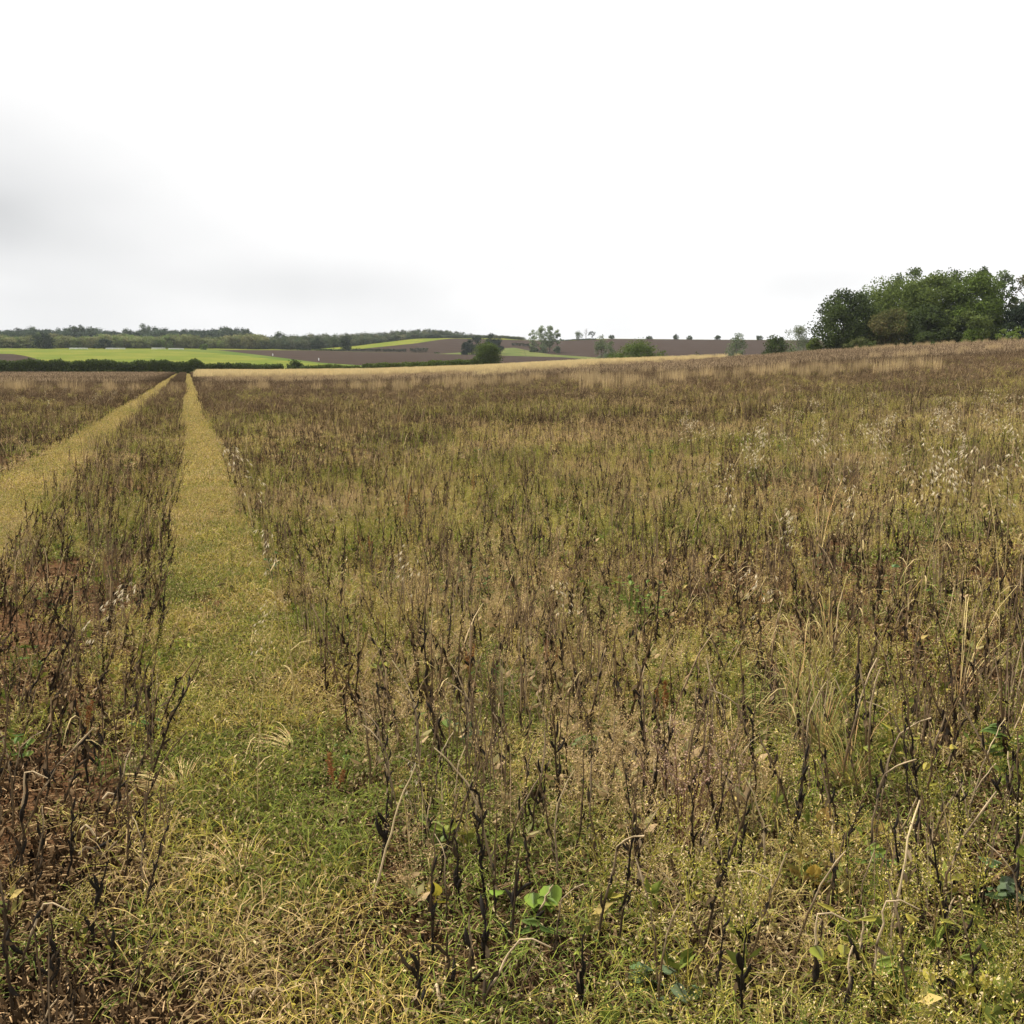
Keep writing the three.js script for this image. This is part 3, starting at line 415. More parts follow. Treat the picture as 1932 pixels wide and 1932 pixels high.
function beanThing(st, seed) {                                  // a detailed plant: stem, pods, withered leaves
  const R = rng(seed), t = new THREE.Group(), a = R() * 6.28, pts = stemPath(st.h, Math.cos(a) * st.lean, Math.sin(a) * st.lean, st.crook, R, 9), b = new GB();
  b.tube(pts, pts.map((_, k) => lerp(0.0052, 0.0026, k / 9) * (0.85 + 0.3 * R())), stemCol(st, R), 6); for (let k = 0; k < 9; k++) stubInto(b, pts, R); part('stem', b.build(), M.stalk, t);
  for (let k = 0; k < st.pods; k++) { const pb = new GB(), p = podSpot(st, pts, R, k % 3 === 2), d = dirOf(R() * 6.28, 1.0 + R() * 0.5); podInto(pb, p, d, 0.042 + 0.034 * R(), 0.0048 + 0.0022 * R(), R() < 0.8 ? BEAN.black : BEAN.dark, R); part('pod', pb.build(), M.pod, t); }
  for (let k = 0; k < st.wilt + 5; k++) { const wb = new GB(); wiltInto(wb, podSpot(st, pts, R, false), R); part('withered_leaf', wb.build(), M.straw, t); }
  return t;
}
function beanLite(b, st, seed, ox = 0, oz = 0, scale = 1, fat = 1) {   // the same plant as one light mesh
  const R = rng(seed), a = R() * 6.28, pts = stemPath(st.h * scale, Math.cos(a) * st.lean, Math.sin(a) * st.lean, st.crook, R, 5).map((p) => p.add(V(ox, 0, oz)));
  b.tube(pts, pts.map((_, k) => lerp(0.0046, 0.0024, k / 5) * fat), stemCol(st, R), 3); for (let k = 0; k < 5; k++) stubInto(b, pts, R, fat);
  for (let k = 0; k < st.pods; k++) podInto(b, podSpot(st, pts, R, k % 3 === 2), dirOf(R() * 6.28, 0.95 + R() * 0.55), 0.045 + 0.03 * R(), 0.0052 * fat, R() < 0.8 ? BEAN.black : BEAN.dark, R, 3, 3);
  for (let k = 0; k < st.wilt * 1.3 + 6; k++) wiltInto(b, podSpot(st, pts, R, k % 3 === 0), R, fat);
}
const beanCover = (x, z) => { const [q, s, t] = tracks(x, z); if (q < 1.0 + 0.25 * (vnoise(x * 4, z * 4, 21) - 0.5)) return 0; let d = 0.35 + 0.95 * fbm(x * 0.5, z * 0.5, 23, 3); if (q < 1.5) d *= 1.2; if (s < -0.25 && t < 5.5) d *= 0.85; if (s > 0.5) d *= 1 + 1.3 * (1 - smooth(t, 3.2, 6)); return d; };
const inView = (x, z, pad = 0.06) => Math.abs(Math.atan2(x, -z)) < 0.475 + pad + 0.5 / Math.hypot(x, z);
const weedy = (x, z) => { const [, s, t] = tracks(x, z); let w = 0.35 + 1.0 * smooth(fbm(x * 0.32 + 7, z * 0.32, 25, 3), 0.32, 0.62); const right = smooth(s, 0.3, 1.2); w *= lerp(0.14 + 0.62 * smooth(t, 3.5, 9), 1.1, right); w *= 1 - 0.6 * smooth(Math.hypot(x, z), 20, 60); return w; };

// hand-set stalks that the photo shows clearly: base and top in photo pixels
const HAND = [
  [75, 2965, 84, 2608, 'pale', 5, 'bleached stalk arching over black pods at the left edge'],
  [161, 2712, 157, 2495, 'dark', 4, 'dark stalk above the bare red soil near the left edge'],
  [330, 2604, 336, 2440, 'black', 6, 'black podded stalk by the left side of the right track'],
  [38, 3440, 12, 3070, 'dark', 3, 'dark straight stalk in the bottom left corner'],
  [60, 3300, 152, 3050, 'pale', 2, 'pale slanting stalk in the lower left among dark ones'],
  [306, 3185, 366, 2900, 'black', 5, 'dark podded stalk slanting right over the lower left weeds'],
  [404, 3260, 338, 3115, 'dark', 1, 'short stalk with bleached broken tip leaning left in the weeds'],
  [182, 3365, 172, 3100, 'dark', 4, 'dark brown upright stalk above the bottom left corner'],
  [1254, 3062, 1402, 2584, 'straw', 0, 'long straw coloured stalk slanting right above the lower middle'],
  [1290, 2935, 1308, 2690, 'black', 8, 'black pod cluster crossed by the long straw stalk'],
  [1552, 3062, 1534, 2800, 'black', 4, 'dark stalk with two thick pods pointing up, lower middle'],
  [1630, 3265, 1642, 3020, 'black', 4, 'black upright stalk with a fat pod head, lower middle'],
  [1724, 3205, 1752, 2880, 'dark', 6, 'dark stalk with black pods around its foot, lower middle'],
  [1800, 3135, 1866, 2984, 'pale', 1, 'short pale stalk slanting right beside light green leaves'],
  [1612, 3470, 1756, 3168, 'pale', 2, 'thick pale grey stalk bent at the top, bottom middle'],
  [1416, 3470, 1410, 3190, 'dark', 5, 'stalk with pods spread sideways at the bottom left of centre'],
  [1588, 3380, 1588, 3090, 'grey', 2, 'thin grey brown upright stalk at the bottom middle'],
  [1514, 3365, 1512, 3150, 'dark', 2, 'dark thin stalk left of the grey brown upright one'],
  [1962, 3418, 1970, 3150, 'black', 4, 'black podded stalk right of the bent pale stalk'],
  [1634, 2590, 1714, 2440, 'grey', 2, 'grey stalk slanting right above the lower middle'],
  [2932, 3470, 2990, 3042, 'pale', 0, 'long pale grey stalk rising from the bottom right'],
  [2888, 3298, 2920, 3066, 'pale', 1, 'pale stalk just left of the long pale one, bottom right'],
  [2518, 3252, 2494, 2942, 'pale', 4, 'dark stalk with pale forked tip right of centre'],
  [2496, 3470, 2520, 3130, 'black', 5, 'black podded stalk at the bottom right of centre'],
  [2744, 3424, 2756, 3088, 'pale', 2, 'stalk with curved pale tip at the bottom right of centre'],
  [3312, 3108, 3306, 2910, 'black', 5, 'blackened blurred stalk near the right edge'],
  [2112, 2716, 2144, 2524, 'grey', 2, 'pale upright stalk beside the red brown branching weed'],
  [3170, 3420, 3165, 3200, 'dark', 4, 'dark stalk low in the bottom right corner area'],
  [230, 2250, 245, 2030, 'dark', 4, 'dark stalk between the tracks below the pale oat head'],
  [1440, 2300, 1462, 2050, 'pale', 5, 'forked pale stalk with dark pods left of centre'],
];
const taken = [];
HAND.forEach(([bx, by, tx, ty, tone, pods, label], i) => {
  const base = ground(S(bx), S(Math.min(by, 3440))), t = thing('bean_plant', label, 'bean plant', base, 0, 'dead bean plants in the field'), R = rng(4000 + i * 7);
  const D = Math.hypot(base.x, base.z), r = ray(S(tx), S(ty)); let k = D / Math.hypot(r.x, r.z); const tip = V(r.x * k, EYE + r.y * k, r.z * k).sub(base);
  const pts = []; for (let q = 0; q <= 10; q++) { const f = q / 10; pts.push(V(tip.x * (0.75 * f + 0.25 * f * f), tip.y * (1.12 * f - 0.12 * f * f) - (q ? 0 : 0.02), tip.z * f + (R() - 0.5) * 0.01).add(V((R() - 0.5) * 0.008, 0, 0))); }
  if (tone === 'pale' && i % 2 === 0) { const e = pts[10]; pts.push(e.clone().add(V(0.03, 0.008, 0.01)), e.clone().add(V(0.075, -0.015, 0.01))); }
  const b = new GB(), low = tone === 'pale' || tone === 'straw' ? (tone === 'straw' ? 'pale' : 'dark') : tone === 'grey' ? 'brown' : tone, thick = tone === 'straw' ? 0.0038 : 0.0042;
  b.tube(pts, pts.map((_, q) => lerp(thick, thick * 0.5, q / (pts.length - 1)) * (0.85 + 0.3 * R())), (q, n) => jit(BEAN[q / n + (R() - 0.5) * 0.2 < 0.42 ? low : tone], R, 0.4), 6); part('stem', b.build(), M.stalk, t);
  for (let q = 0; q < pods; q++) { const pb = new GB(), f = 0.12 + 0.55 * R(), j = Math.floor(f * 10), p = pts[j].clone(); podInto(pb, p, dirOf(R() * 6.28, 0.85 + R() * 0.65), 0.05 + 0.035 * R(), 0.0052 + 0.0022 * R(), R() < 0.85 ? BEAN.black : BEAN.dark, R); part('pod', pb.build(), M.pod, t); }
  if (tone !== 'straw') for (let q = 0; q < 3; q++) { const wb = new GB(); wiltInto(wb, pts[2 + Math.floor(R() * 6)].clone(), R); part('withered_leaf', wb.build(), M.straw, t); }
  taken.push(base);
});
{
  const R = rng(99), spots = [], step = 0.145;
  for (let gx = -60; gx < 60; gx += step) for (let gz = 1.6; gz < 95; gz += step) {
    const x = gx + (R() - 0.5) * step, z = -(gz + (R() - 0.5) * step), D = Math.hypot(x, z), a = R(), turn = R() * 6.28, sc = (0.5 + 0.38 * R()) * (lerp(1.08, 0.86, smooth(D, 3.5, 6)) + 0.12 * smooth(D, 9, 30)), st = R(), tn = R();
    if (D < 2.3 || D > 92 || !inView(x, z)) continue;
    let c = beanCover(x, z); if (a > c) continue;
    if (D < 6 && taken.some((p) => Math.hypot(p.x - x, p.z - z) < 0.07)) continue;
    spots.push([x, z, D, turn, sc, st, tn]);
  }
  spots.sort((a, b) => a[2] - b[2]);
  const own = 300 - HAND.length, protos = STYLES.flatMap((s, i) => [[s, beanThing(s, 50 + i)], [s, beanThing(s, 150 + i)]]), done = new Set();
  const places = (px, py) => { const X = px / 1932, Y = py / 1932; const col = X < 0.12 ? 'far left' : X < 0.3 ? 'left' : X < 0.5 ? 'left of centre' : X < 0.7 ? 'right of centre' : X < 0.88 ? 'right' : 'far right'; const row = Y > 0.9 ? 'bottom edge' : Y > 0.78 ? 'low down' : Y > 0.66 ? 'farther off' : 'well back'; return `${row}, ${col}`; };
  for (let i = 0; i < own; i++) {
    const [x, z, D, turn, sc, s, tn] = spots[i], k = Math.floor(s * protos.length), [st, proto] = protos[k], size = sc > 0.66 ? 'large ' : sc < 0.5 ? 'small ' : '', first = !done.has(k), o = first ? proto : proto.clone(); done.add(k);
    o.name = numbered('bean_plant'); o.position.set(x, H(x, z), z); const strip = tracks(x, z)[1] < 0 && tracks(x, z)[1] > -2; o.rotation.set(0, 0, 0); o.rotation.y = turn; o.rotateOnWorldAxis(V(0, 0, 1), (strip ? -0.2 : 0) + (tn - 0.5) * 0.5); o.scale.setScalar(sc * (D < 3.2 ? 0.9 : 1));
    const [px, py] = toPx(V(x, H(x, z) + 0.1, z)), tipLocal = V(0, st.h, 0); o.updateMatrix(); const [qx] = toPx(tipLocal.applyMatrix4(o.matrix)); const lean = qx - px > 32 ? ' leaning right' : qx - px < -32 ? ' leaning left' : '';
    tag(o, `${/short|tall|slight/.test(st.say) ? '' : size}${st.say}${lean} ${places(px, py)}`, 'bean plant', 'dead bean plants in the field'); scene.add(o);
  }
  const lite = []; for (let k = 0; k < 16; k++) { const b = new GB(); beanLite(b, STYLES[[0, 1, 2, 3, 4, 5, 7, 7, 8, 9, 0, 2, 5, 6, 3, 8][k]], 700 + k, 0, 0, 1, 1.45); lite.push(b.build()); }
  const lists = lite.map(() => []);
  for (let i = own; i < spots.length; i++) { const [x, z, D, turn, sc, s, tn] = spots[i], strip = tracks(x, z)[1] < 0.1 && tracks(x, z)[1] > -2; const gk = 0.8 + 0.5 * vnoise(x * 0.25, z * 0.25, 28) + 0.25 * (tn - 0.5), f = 1 + 0.5 * smooth(D, 20, 80); lists[D > 35 && tn < 0.62 ? [1, 4, 8, 9, 12, 15][Math.floor(s * 6)] : Math.floor(s * 16)].push([V(x, H(x, z), z), V(sc * f, sc, sc * f), turn, [gk * 1.2, gk * 1.15, gk * 1.1], [(strip ? 0.2 : 0) + (tn - 0.5) * 0.5, (s * 7 % 1 - 0.5) * 0.5]]); }
  const g = stuff('bean_crop', 'brown mass of dead bean plants filling the field', 'bean crop');
  lists.forEach((l, k) => instanced('bean_plants', lite[k], M.stalk, l, g));
  // farther off, the crop goes on in patches of many plants
  const patches = []; for (let k = 0; k < 5; k++) { const b = new GB(), Q = rng(820 + k); for (let j = 0; j < 26; j++) { const st = STYLES[[1, 4, 5, 6, 8, 9, 2, 4][Math.floor(Q() * 8)]], r = Math.sqrt(Q()) * 0.95, a = Q() * 6.28; beanLite(b, st, 900 + k * 50 + j, Math.cos(a) * r, Math.sin(a) * r, 0.75 + 0.4 * Q(), 1.9); } patches.push(b.build()); }
  const pl = patches.map(() => []), Q = rng(321);
  for (let D = 88; D < 246; ) { const step = 1.15 + (D - 88) * 0.004, da = step / D; for (let th = -0.56; th < 0.56; th += da) { const a = th + (Q() - 0.5) * da, DD = D + (Q() - 0.5) * step, x = Math.sin(a) * DD, z = -Math.cos(a) * DD, [Dc] = crestAt(columnOf(x, z)); const sc = 0.85 + 0.3 * Q(), tn = Q(), kk = Math.floor(Q() * 5); if (DD > Dc + 1) continue; const q = tracks(x, z)[0]; if (q < 4.2) continue; const gk = 0.95 + 0.45 * vnoise(x * 0.1, z * 0.1, 28) + 0.2 * (tn - 0.5); pl[kk].push([V(x, H(x, z), z), V(1.1 * sc, sc, 1.1 * sc), Q() * 6.28, [gk * 0.96, gk * 0.93, gk * 0.94]]); } D += step * 0.9; }
  // along the tracks far away, single plants keep the edges sharp
  for (let t = 88; t < 240; t += 0.16) for (let s = -4.2; s < 2.4; s += 0.28) { const ss = s + (Q() - 0.5) * 0.28, x = td.x * t + tr.x * ss, z = td.z * t + tr.z * ss, q = tracks(x, z)[0], r = Q(), u = Q(); if (q < 1.0 || q > 4.6 || r > 0.8) continue; lists[0].push([V(x, H(x, z), z), 0.9 + 0.2 * u, u * 6.28, [1, 1, 1]]); }
  const edge = lists[0].slice(-1 * (lists[0].length)).filter(([p]) => Math.hypot(p.x, p.z) > 92); instanced('bean_plants', lite[8], M.stalk, edge, g);
  pl.forEach((l, k) => instanced('bean_patches', patches[k], M.stalk, l, g));
}

// ---------------------------------------------------------------- weeds
const WC = { straw: [0.50, 0.37, 0.13], yellow: [0.42, 0.335, 0.062], lime: [0.245, 0.265, 0.04], green: [0.105, 0.145, 0.03], pink: [0.50, 0.35, 0.19], seed: [0.64, 0.50, 0.26], rust: [0.30, 0.15, 0.05], dead: [0.10, 0.062, 0.028] };
function matGeo(seed, main, alt, n = 52) {                      // low tangle of thin stems with small leaves and seeds
  const R = rng(seed), b = new GB();
  for (let k = 0; k < n; k++) {
    const r = Math.sqrt(R()) * 0.17, a0 = R() * 6.28, a = R() * 6.28, len = 0.07 + 0.16 * R(), lift = 0.02 + 0.1 * R() * R(), c = R() < 0.24 ? jit(WC.dead, R, 0.5) : jit(mixc(main, alt, R()), R, 0.6), p0 = V(Math.cos(a0) * r, 0, Math.sin(a0) * r), d = V(Math.cos(a), 0, Math.sin(a)), pts = [], wd = [];
    for (let q = 0; q <= 4; q++) { const t = q / 4; pts.push(p0.clone().addScaledVector(d, len * t).add(V((R() - 0.5) * 0.012, lift * Math.sin(t * 2.4) + 0.004, (R() - 0.5) * 0.012))); wd.push(0.0012 * (1.3 - 0.6 * t)); }
    b.strip(pts, wd, V(-d.z, 0.3 * (R() - 0.5), d.x).normalize(), () => c);
    for (let q = 0; q < 4; q++) { const p = pts[1 + Math.floor(R() * 4)], dd = randomDir(R); dd.y = Math.abs(dd.y) * 0.9; dd.normalize(); const l = 0.007 + 0.013 * R(); b.leaf(p, dd, sideOf(dd, R), l, l * (0.14 + 0.14 * R()), R() < 0.25 ? jit(WC.seed, R, 0.4) : R() < 0.2 ? jit(WC.dead, R, 0.5) : jit(mixc(main, alt, R()), R, 0.7), 0.5); }
  }
  return b.build();
}
function uprightGeo(seed, main, alt, seedCol) {                 // branched upright weed gone to seed
  const R = rng(seed), b = new GB();
  const stem = (p, d, len, rad, depth) => {
    const pts = [], rs = [], n = 4, bend = sideOf(d, R).multiplyScalar(len * 0.18 * (R() - 0.3)); for (let k = 0; k <= n; k++) { const t = k / n; pts.push(p.clone().addScaledVector(d, len * t).addScaledVector(bend, t * t)); rs.push(rad * (1 - 0.6 * t)); }
    const c = jit(mixc(main, alt, R()), R, 0.5); b.tube(pts, rs, () => c, 3);
    const m = Math.round(len * (depth ? 170 : 110)); for (let k = 0; k < m; k++) { const t = 0.3 + 0.7 * R(), f = t * n, i = Math.min(n - 1, Math.floor(f)), q = pts[i].clone().lerp(pts[i + 1], f - i), e = dirOf(R() * 6.28, 0.2 + 0.7 * R()); q.addScaledVector(e, 0.006 + 0.006 * R()); b.leaf(q, e, sideOf(e, R), 0.0035 + 0.0045 * R(), 0.0011 + 0.0011 * R(), R() < 0.34 ? jit(mul(seedCol, 0.9), R, 0.6) : jit(mixc(main, alt, R()), R, 0.7)); }
    if (depth < 2) { const br = depth ? 2 : 5; for (let k = 0; k < br; k++) { const t = 0.2 + 0.6 * R(), f = t * n, i = Math.floor(f), q = pts[i].clone().lerp(pts[i + 1], f - i), e = d.clone().addScaledVector(sideOf(d, R), 0.75).normalize(); stem(q, e, len * (0.3 + 0.25 * R()), rad * 0.6, depth + 1); } }
  };
  for (let k = 0; k < 2; k++) stem(V((R() - 0.5) * 0.06, 0, (R() - 0.5) * 0.06), dirOf(R() * 6.28, 1.25 + 0.25 * R()), 0.14 + 0.15 * R(), 0.0014, 0);
  for (let k = 0; k < 8; k++) { const d = dirOf(R() * 6.28, 0.3 + 0.5 * R()), l = 0.03 + 0.03 * R(); b.leaf(V(0, 0.01 + R() * 0.08, 0), d, sideOf(d, R), l, l * 0.2, jit(mixc(WC.green, main, R()), R, 0.4)); }
  return b.build();
}
function leafyGeo(seed, c1, c2, n = 16, size = 0.035) { const R = rng(seed), b = new GB(); for (let k = 0; k < n; k++) { const d = dirOf(R() * 6.28, 0.5 + 0.8 * R()), l = 0.05 + 0.16 * R(), p = d.clone().multiplyScalar(l); b.tube([V(0, 0, 0), d.clone().multiplyScalar(l * 0.5).add(V(0, 0.01, 0)), p], [0.0012, 0.001, 0.0008], () => jit(c1, R, 0.3), 3); const a = R() * 6.28, e = dirOf(a, 0.1 + (R() - 0.6) * 0.9), s = size * (0.5 + 0.7 * R()); heartLeaf(b, p, e, V(-Math.cos(a), 0.3 * (R() - 0.5), Math.sin(a)).normalize(), s, s * 0.7, jit(mixc(c1, c2, R()), R, 0.4)); } return b.build(); }
{
  const R = rng(555);
  const mats = [[WC.straw, WC.yellow], [WC.yellow, WC.lime], [WC.lime, WC.green], [WC.straw, WC.lime], [WC.yellow, WC.straw], [WC.pink, WC.straw], [WC.green, WC.lime]].map(([a, b], i) => matGeo(60 + i, a, b, 52));
  const ups = [[WC.yellow, WC.lime, WC.seed], [WC.straw, WC.yellow, WC.seed], [WC.lime, WC.green, WC.yellow], [WC.lime, WC.yellow, WC.seed], [WC.pink, WC.straw, WC.pink], [WC.yellow, WC.straw, WC.straw]].map(([a, b, c], i) => uprightGeo(90 + i, a, b, c));
  const lg = [leafyGeo(1, WC.green, WC.lime), leafyGeo(2, WC.green, [0.1, 0.17, 0.05]), leafyGeo(3, WC.lime, WC.yellow)];
  const dead = [0, 1, 2].map((k) => bladesGeo(140 + k, 16, 0.13, 0.42, 0.0017, [0.10, 0.07, 0.04], k === 2 ? [0.42, 0.32, 0.19] : [0.24, 0.165, 0.1])), dl = dead.map(() => []);
  const ml = mats.map(() => []), ul = ups.map(() => []), ll = lg.map(() => []), tl = mats.map(() => []);
  const dryAt = [[1270, 1500, 0.42], [1180, 1420, 0.3], [1000, 1180, 0.5], [1230, 1650, 0.25]].map(([a, b, r]) => [ground(a, b), r]), bareAt = [[60, 1500, 0.3], [120, 1330, 0.3], [90, 1680, 0.22], [40, 1230, 0.4], [170, 1420, 0.2], [900, 1890, 0.14]].map(([a, b, r]) => [ground(a, b), r]);
  const near = (l, x, z) => { let m = 0; for (const [p, r] of l) m = Math.max(m, 1 - Math.hypot(x - p.x, z - p.z) / r / (0.7 + 0.6 * vnoise(x * 5, z * 5, 58))); return m; };
  const pick = (x, z) => { if (R() < near(dryAt, x, z) * 1.6) return R() < 0.7 ? 5 : 0; const n = fbm(x * 1.5, z * 1.5, 33, 3) + (R() - 0.5) * 0.42; return n < 0.38 ? 6 : n < 0.48 ? 2 : n < 0.57 ? 1 : n < 0.64 ? 3 : n < 0.7 ? 4 : n < 0.76 ? 0 : 5; };
  // along the wheel tracks
  for (const [c, hw] of [[0.13, 0.44], [-1.96, 0.5]]) for (let t = 1.2; t < 236; ) {
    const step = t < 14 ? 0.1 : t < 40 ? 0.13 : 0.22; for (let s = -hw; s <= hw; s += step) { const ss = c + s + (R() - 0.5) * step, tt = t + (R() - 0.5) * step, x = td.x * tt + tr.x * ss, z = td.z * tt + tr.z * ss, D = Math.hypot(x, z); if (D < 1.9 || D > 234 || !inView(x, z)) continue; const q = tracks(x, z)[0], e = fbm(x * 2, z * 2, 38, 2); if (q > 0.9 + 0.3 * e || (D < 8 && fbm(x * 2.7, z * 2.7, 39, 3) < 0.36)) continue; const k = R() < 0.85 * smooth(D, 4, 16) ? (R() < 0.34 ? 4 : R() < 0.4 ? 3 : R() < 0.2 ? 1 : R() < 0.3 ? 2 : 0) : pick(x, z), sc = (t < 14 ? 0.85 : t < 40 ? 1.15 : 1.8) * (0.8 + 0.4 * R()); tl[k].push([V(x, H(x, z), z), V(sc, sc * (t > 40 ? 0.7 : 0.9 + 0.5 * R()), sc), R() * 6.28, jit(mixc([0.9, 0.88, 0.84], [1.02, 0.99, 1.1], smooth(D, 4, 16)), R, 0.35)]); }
    t += step;
  }
  // between the beans
  for (let D = 2.0; D < 75; ) {
    const step = D < 7 ? 0.105 : D < 16 ? 0.17 : D < 35 ? 0.3 : 0.5, da = step / D;
    for (let th = -0.62; th < 0.62; th += da) {
      const a = th + (R() - 0.5) * da, DD = D + (R() - 0.5) * step, x = Math.sin(a) * DD, z = -Math.cos(a) * DD, r1 = R(), r2 = R(), r3 = R(); if (!inView(x, z)) continue;
      const [q] = tracks(x, z); if (D < 9 && near(bareAt, x, z) > 0.15 + 0.3 * R()) continue; if (q < 0.95) { if (r1 < 0.1 && D < 30 && q > 0.4) ul[Math.floor(r2 * 6)].push([V(x, H(x, z), z), 0.45 + 0.25 * r3, R() * 6.28]); continue; }
      const w = weedy(x, z);
      if (r1 < w * (D < 7 ? 0.56 : 0.45)) { const sc = (D < 7 ? 0.8 : D < 16 ? 1.15 : D < 35 ? 1.7 : 2.4) * (0.8 + 0.4 * r2); ml[pick(x, z)].push([V(x, H(x, z), z), V(sc, sc * (D < 16 ? 1.1 : 0.9), sc), R() * 6.28, jit([0.95, 0.97, 1], R, 0.3)]); }
      if (r3 < w * (D < 4.5 ? 0.2 : D < 7 ? 0.3 : D < 16 ? 0.62 : 0.75)) { const n = fbm(x * 0.45 + 3, z * 0.45, 36, 3) + (R() - 0.5) * 0.4, k = n < 0.34 ? 2 : n < 0.41 ? 3 : n < 0.47 ? 0 : n < 0.54 ? 5 : n < 0.61 ? 1 : 4, kd = near(dryAt, x, z) > 0.15 ? 4 : k, sc = (0.8 + 0.6 * R()) * (D < 16 ? 1 : D < 35 ? 1.25 : 1.5); ul[kd].push([V(x, H(x, z), z), V(sc * (D > 16 ? 1.5 : 1), sc * (D > 16 ? 0.9 : 1), sc * (D > 16 ? 1.5 : 1)), R() * 6.28, jit([1, 1, 1], R, 0.35)]); }
      if (R() < (D < 7 ? 0.04 : D < 16 ? 0.09 : D < 35 ? 0.16 : 0.26) * (0.4 + fbm(x * 0.5 + 20, z * 0.5, 52, 3))) { const f = D < 16 ? 1 : D < 35 ? 1.5 : 2.2; dl[Math.floor(R() * 3)].push([V(x, H(x, z), z), V(f, 0.7 + 0.6 * R(), f), R() * 6.28, jit([1, 0.98, 1], R, 0.4)]); }
      if (D < 24 && r2 < 0.012 * w * (D < 7 ? 1 : 2.5)) ll[Math.floor(r3 * 2.99)].push([V(x, H(x, z), z), 0.8 + 0.7 * R(), R() * 6.28]);
    }
    D += step;
  }
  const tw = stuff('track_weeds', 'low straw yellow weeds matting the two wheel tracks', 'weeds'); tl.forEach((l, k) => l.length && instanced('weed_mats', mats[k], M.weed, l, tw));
  const fw = stuff('field_weeds', 'yellow green weeds growing between the dead beans', 'weeds');
  ml.forEach((l, k) => l.length && instanced('weed_mats', mats[k], M.weed, l, fw)); ul.forEach((l, k) => l.length && instanced('seeding_weeds', ups[k], M.weed, l, fw)); ll.forEach((l, k) => l.length && instanced('leafy_weeds', lg[k], M.leaf, l, fw)); dl.forEach((l, k) => instanced('dead_stems', dead[k], M.stalk, l, fw));
}
// pale straw litter on the soil
{
  const R = rng(611), b = new GB(); for (let k = 0; k < 14; k++) { const a = R() * 6.28, l = 0.03 + 0.1 * R(), p = V((R() - 0.5) * 0.4, 0.006 + R() * 0.012, (R() - 0.5) * 0.4), d = V(Math.cos(a), 0.1 * (R() - 0.5), Math.sin(a)); b.tube([p, p.clone().addScaledVector(d, l / 2).add(V(0, 0.006 * R(), 0)), p.clone().addScaledVector(d, l)], [0.0022, 0.002, 0.0012], () => jit(R() < 0.35 ? BEAN.pale : R() < 0.4 ? BEAN.grey : BEAN.brown, R, 0.4), 4); }
  for (let k = 0; k < 46; k++) wiltInto(b, V((R() - 0.5) * 0.4, 0.012 + 0.03 * R(), (R() - 0.5) * 0.4), R, 0.9);
  const g = b.build(), l = []; for (let k = 0; k < 2200; k++) { const D = 2 + 12 * R() * R(), a = (R() - 0.5) * 1.25, x = Math.sin(a) * D, z = -Math.cos(a) * D; l.push([V(x, H(x, z), z), 0.8 + 0.5 * R(), R() * 6.28, jit([1, 0.88, 0.74], R, 0.3)]); }
  const s = stuff('plant_litter', 'broken stalks and dead leaves littering the soil', 'litter'); instanced('straws', g, M.stalk, l, s);
}

// ---------------------------------------------------------------- tall dry grass along the crest
function bladesGeo(seed, n, r, h, w, c1, c2) {
  const R = rng(seed), b = new GB();
  for (let k = 0; k < n; k++) { const a0 = R() * 6.28, rr = Math.sqrt(R()) * r, p = V(Math.cos(a0) * rr, 0, Math.sin(a0) * rr), a = R() * 6.28, hh = h * (0.6 + 0.5 * R()), lean = hh * 0.25 * R(), pts = [], wd = [], c = jit(mixc(c1, c2, R()), R, 0.35); for (let q = 0; q <= 3; q++) { const t = q / 3; pts.push(V(p.x + Math.cos(a) * lean * t * t, hh * t, p.z + Math.sin(a) * lean * t * t)); wd.push(w * (q === 2 ? 1.3 : 1 - 0.7 * t)); } b.strip(pts, wd, V(-Math.sin(a * 3), 0, Math.cos(a * 3)), () => c); }
  return b.build();
}
{
  const R = rng(720), g = [0, 1, 2].map((k) => bladesGeo(40 + k, 80, 0.6, 0.95, 0.007, [0.58, 0.455, 0.22], [0.70, 0.57, 0.31])), l = [[], [], []];
  for (let D = 90; D < 236; ) { const step = 0.75, da = step / D; for (let th = -0.36; th < 0.42; th += da) { const a = th + (R() - 0.5) * da, DD = D + (R() - 0.5) * step, x = Math.sin(a) * DD, z = -Math.cos(a) * DD, xd = columnOf(x, z), [Dc] = crestAt(xd), r = R(), u = R(); if (DD > Dc + 3 || xd < 372) continue; const f = DD / Dc, n = fbm(x * 0.06, z * 0.03, 44, 3), edge = xd < 900 ? lerp(0.64, 0.68, smooth(xd, 400, 900)) : lerp(0.66, 0.86, smooth(xd, 900, 1350)), cover = smooth(f + (n - 0.5) * 0.4, edge - 0.1, edge + 0.12) * (1 - smooth(xd, 1180, 1420)) + 0.5 * smooth(n, 0.58, 0.68) * smooth(f, 0.55, 0.7) * (1 - smooth(xd, 1250, 1450)); if (r > cover) continue; l[Math.floor(u * 3)].push([V(x, H(x, z), z), V(1.1, 0.8 + 0.4 * R(), 1.1), R() * 6.28, jit([1, 1, 1], R, 0.25)]); } D += step; }
  // a few thin tussocks over the whole field
  for (let k = 0; k < 5200; k++) { const D = 14 + 200 * Math.sqrt(R()), a = (R() - 0.5) * 1.08, x = Math.sin(a) * D, z = -Math.cos(a) * D, xd = columnOf(x, z), u = R(); if (D > crestAt(xd)[0] || (xd < 380 && D > 90) || tracks(x, z)[0] < 1.6 || fbm(x * 0.05, z * 0.05, 48, 3) < (xd > 1300 ? 0.61 : 0.5)) continue; l[Math.floor(u * 3)].push([V(x, H(x, z), z), V(0.6, 0.75 + 0.3 * R(), 0.6), R() * 6.28, jit([0.7, 0.66, 0.68], R, 0.4)]); }
  const s = stuff('dry_grass', 'tall pale tan dry grass along the crest of the field', 'grass'); l.forEach((q, k) => instanced('grass_tussocks', g[k], M.straw, q, s));
}

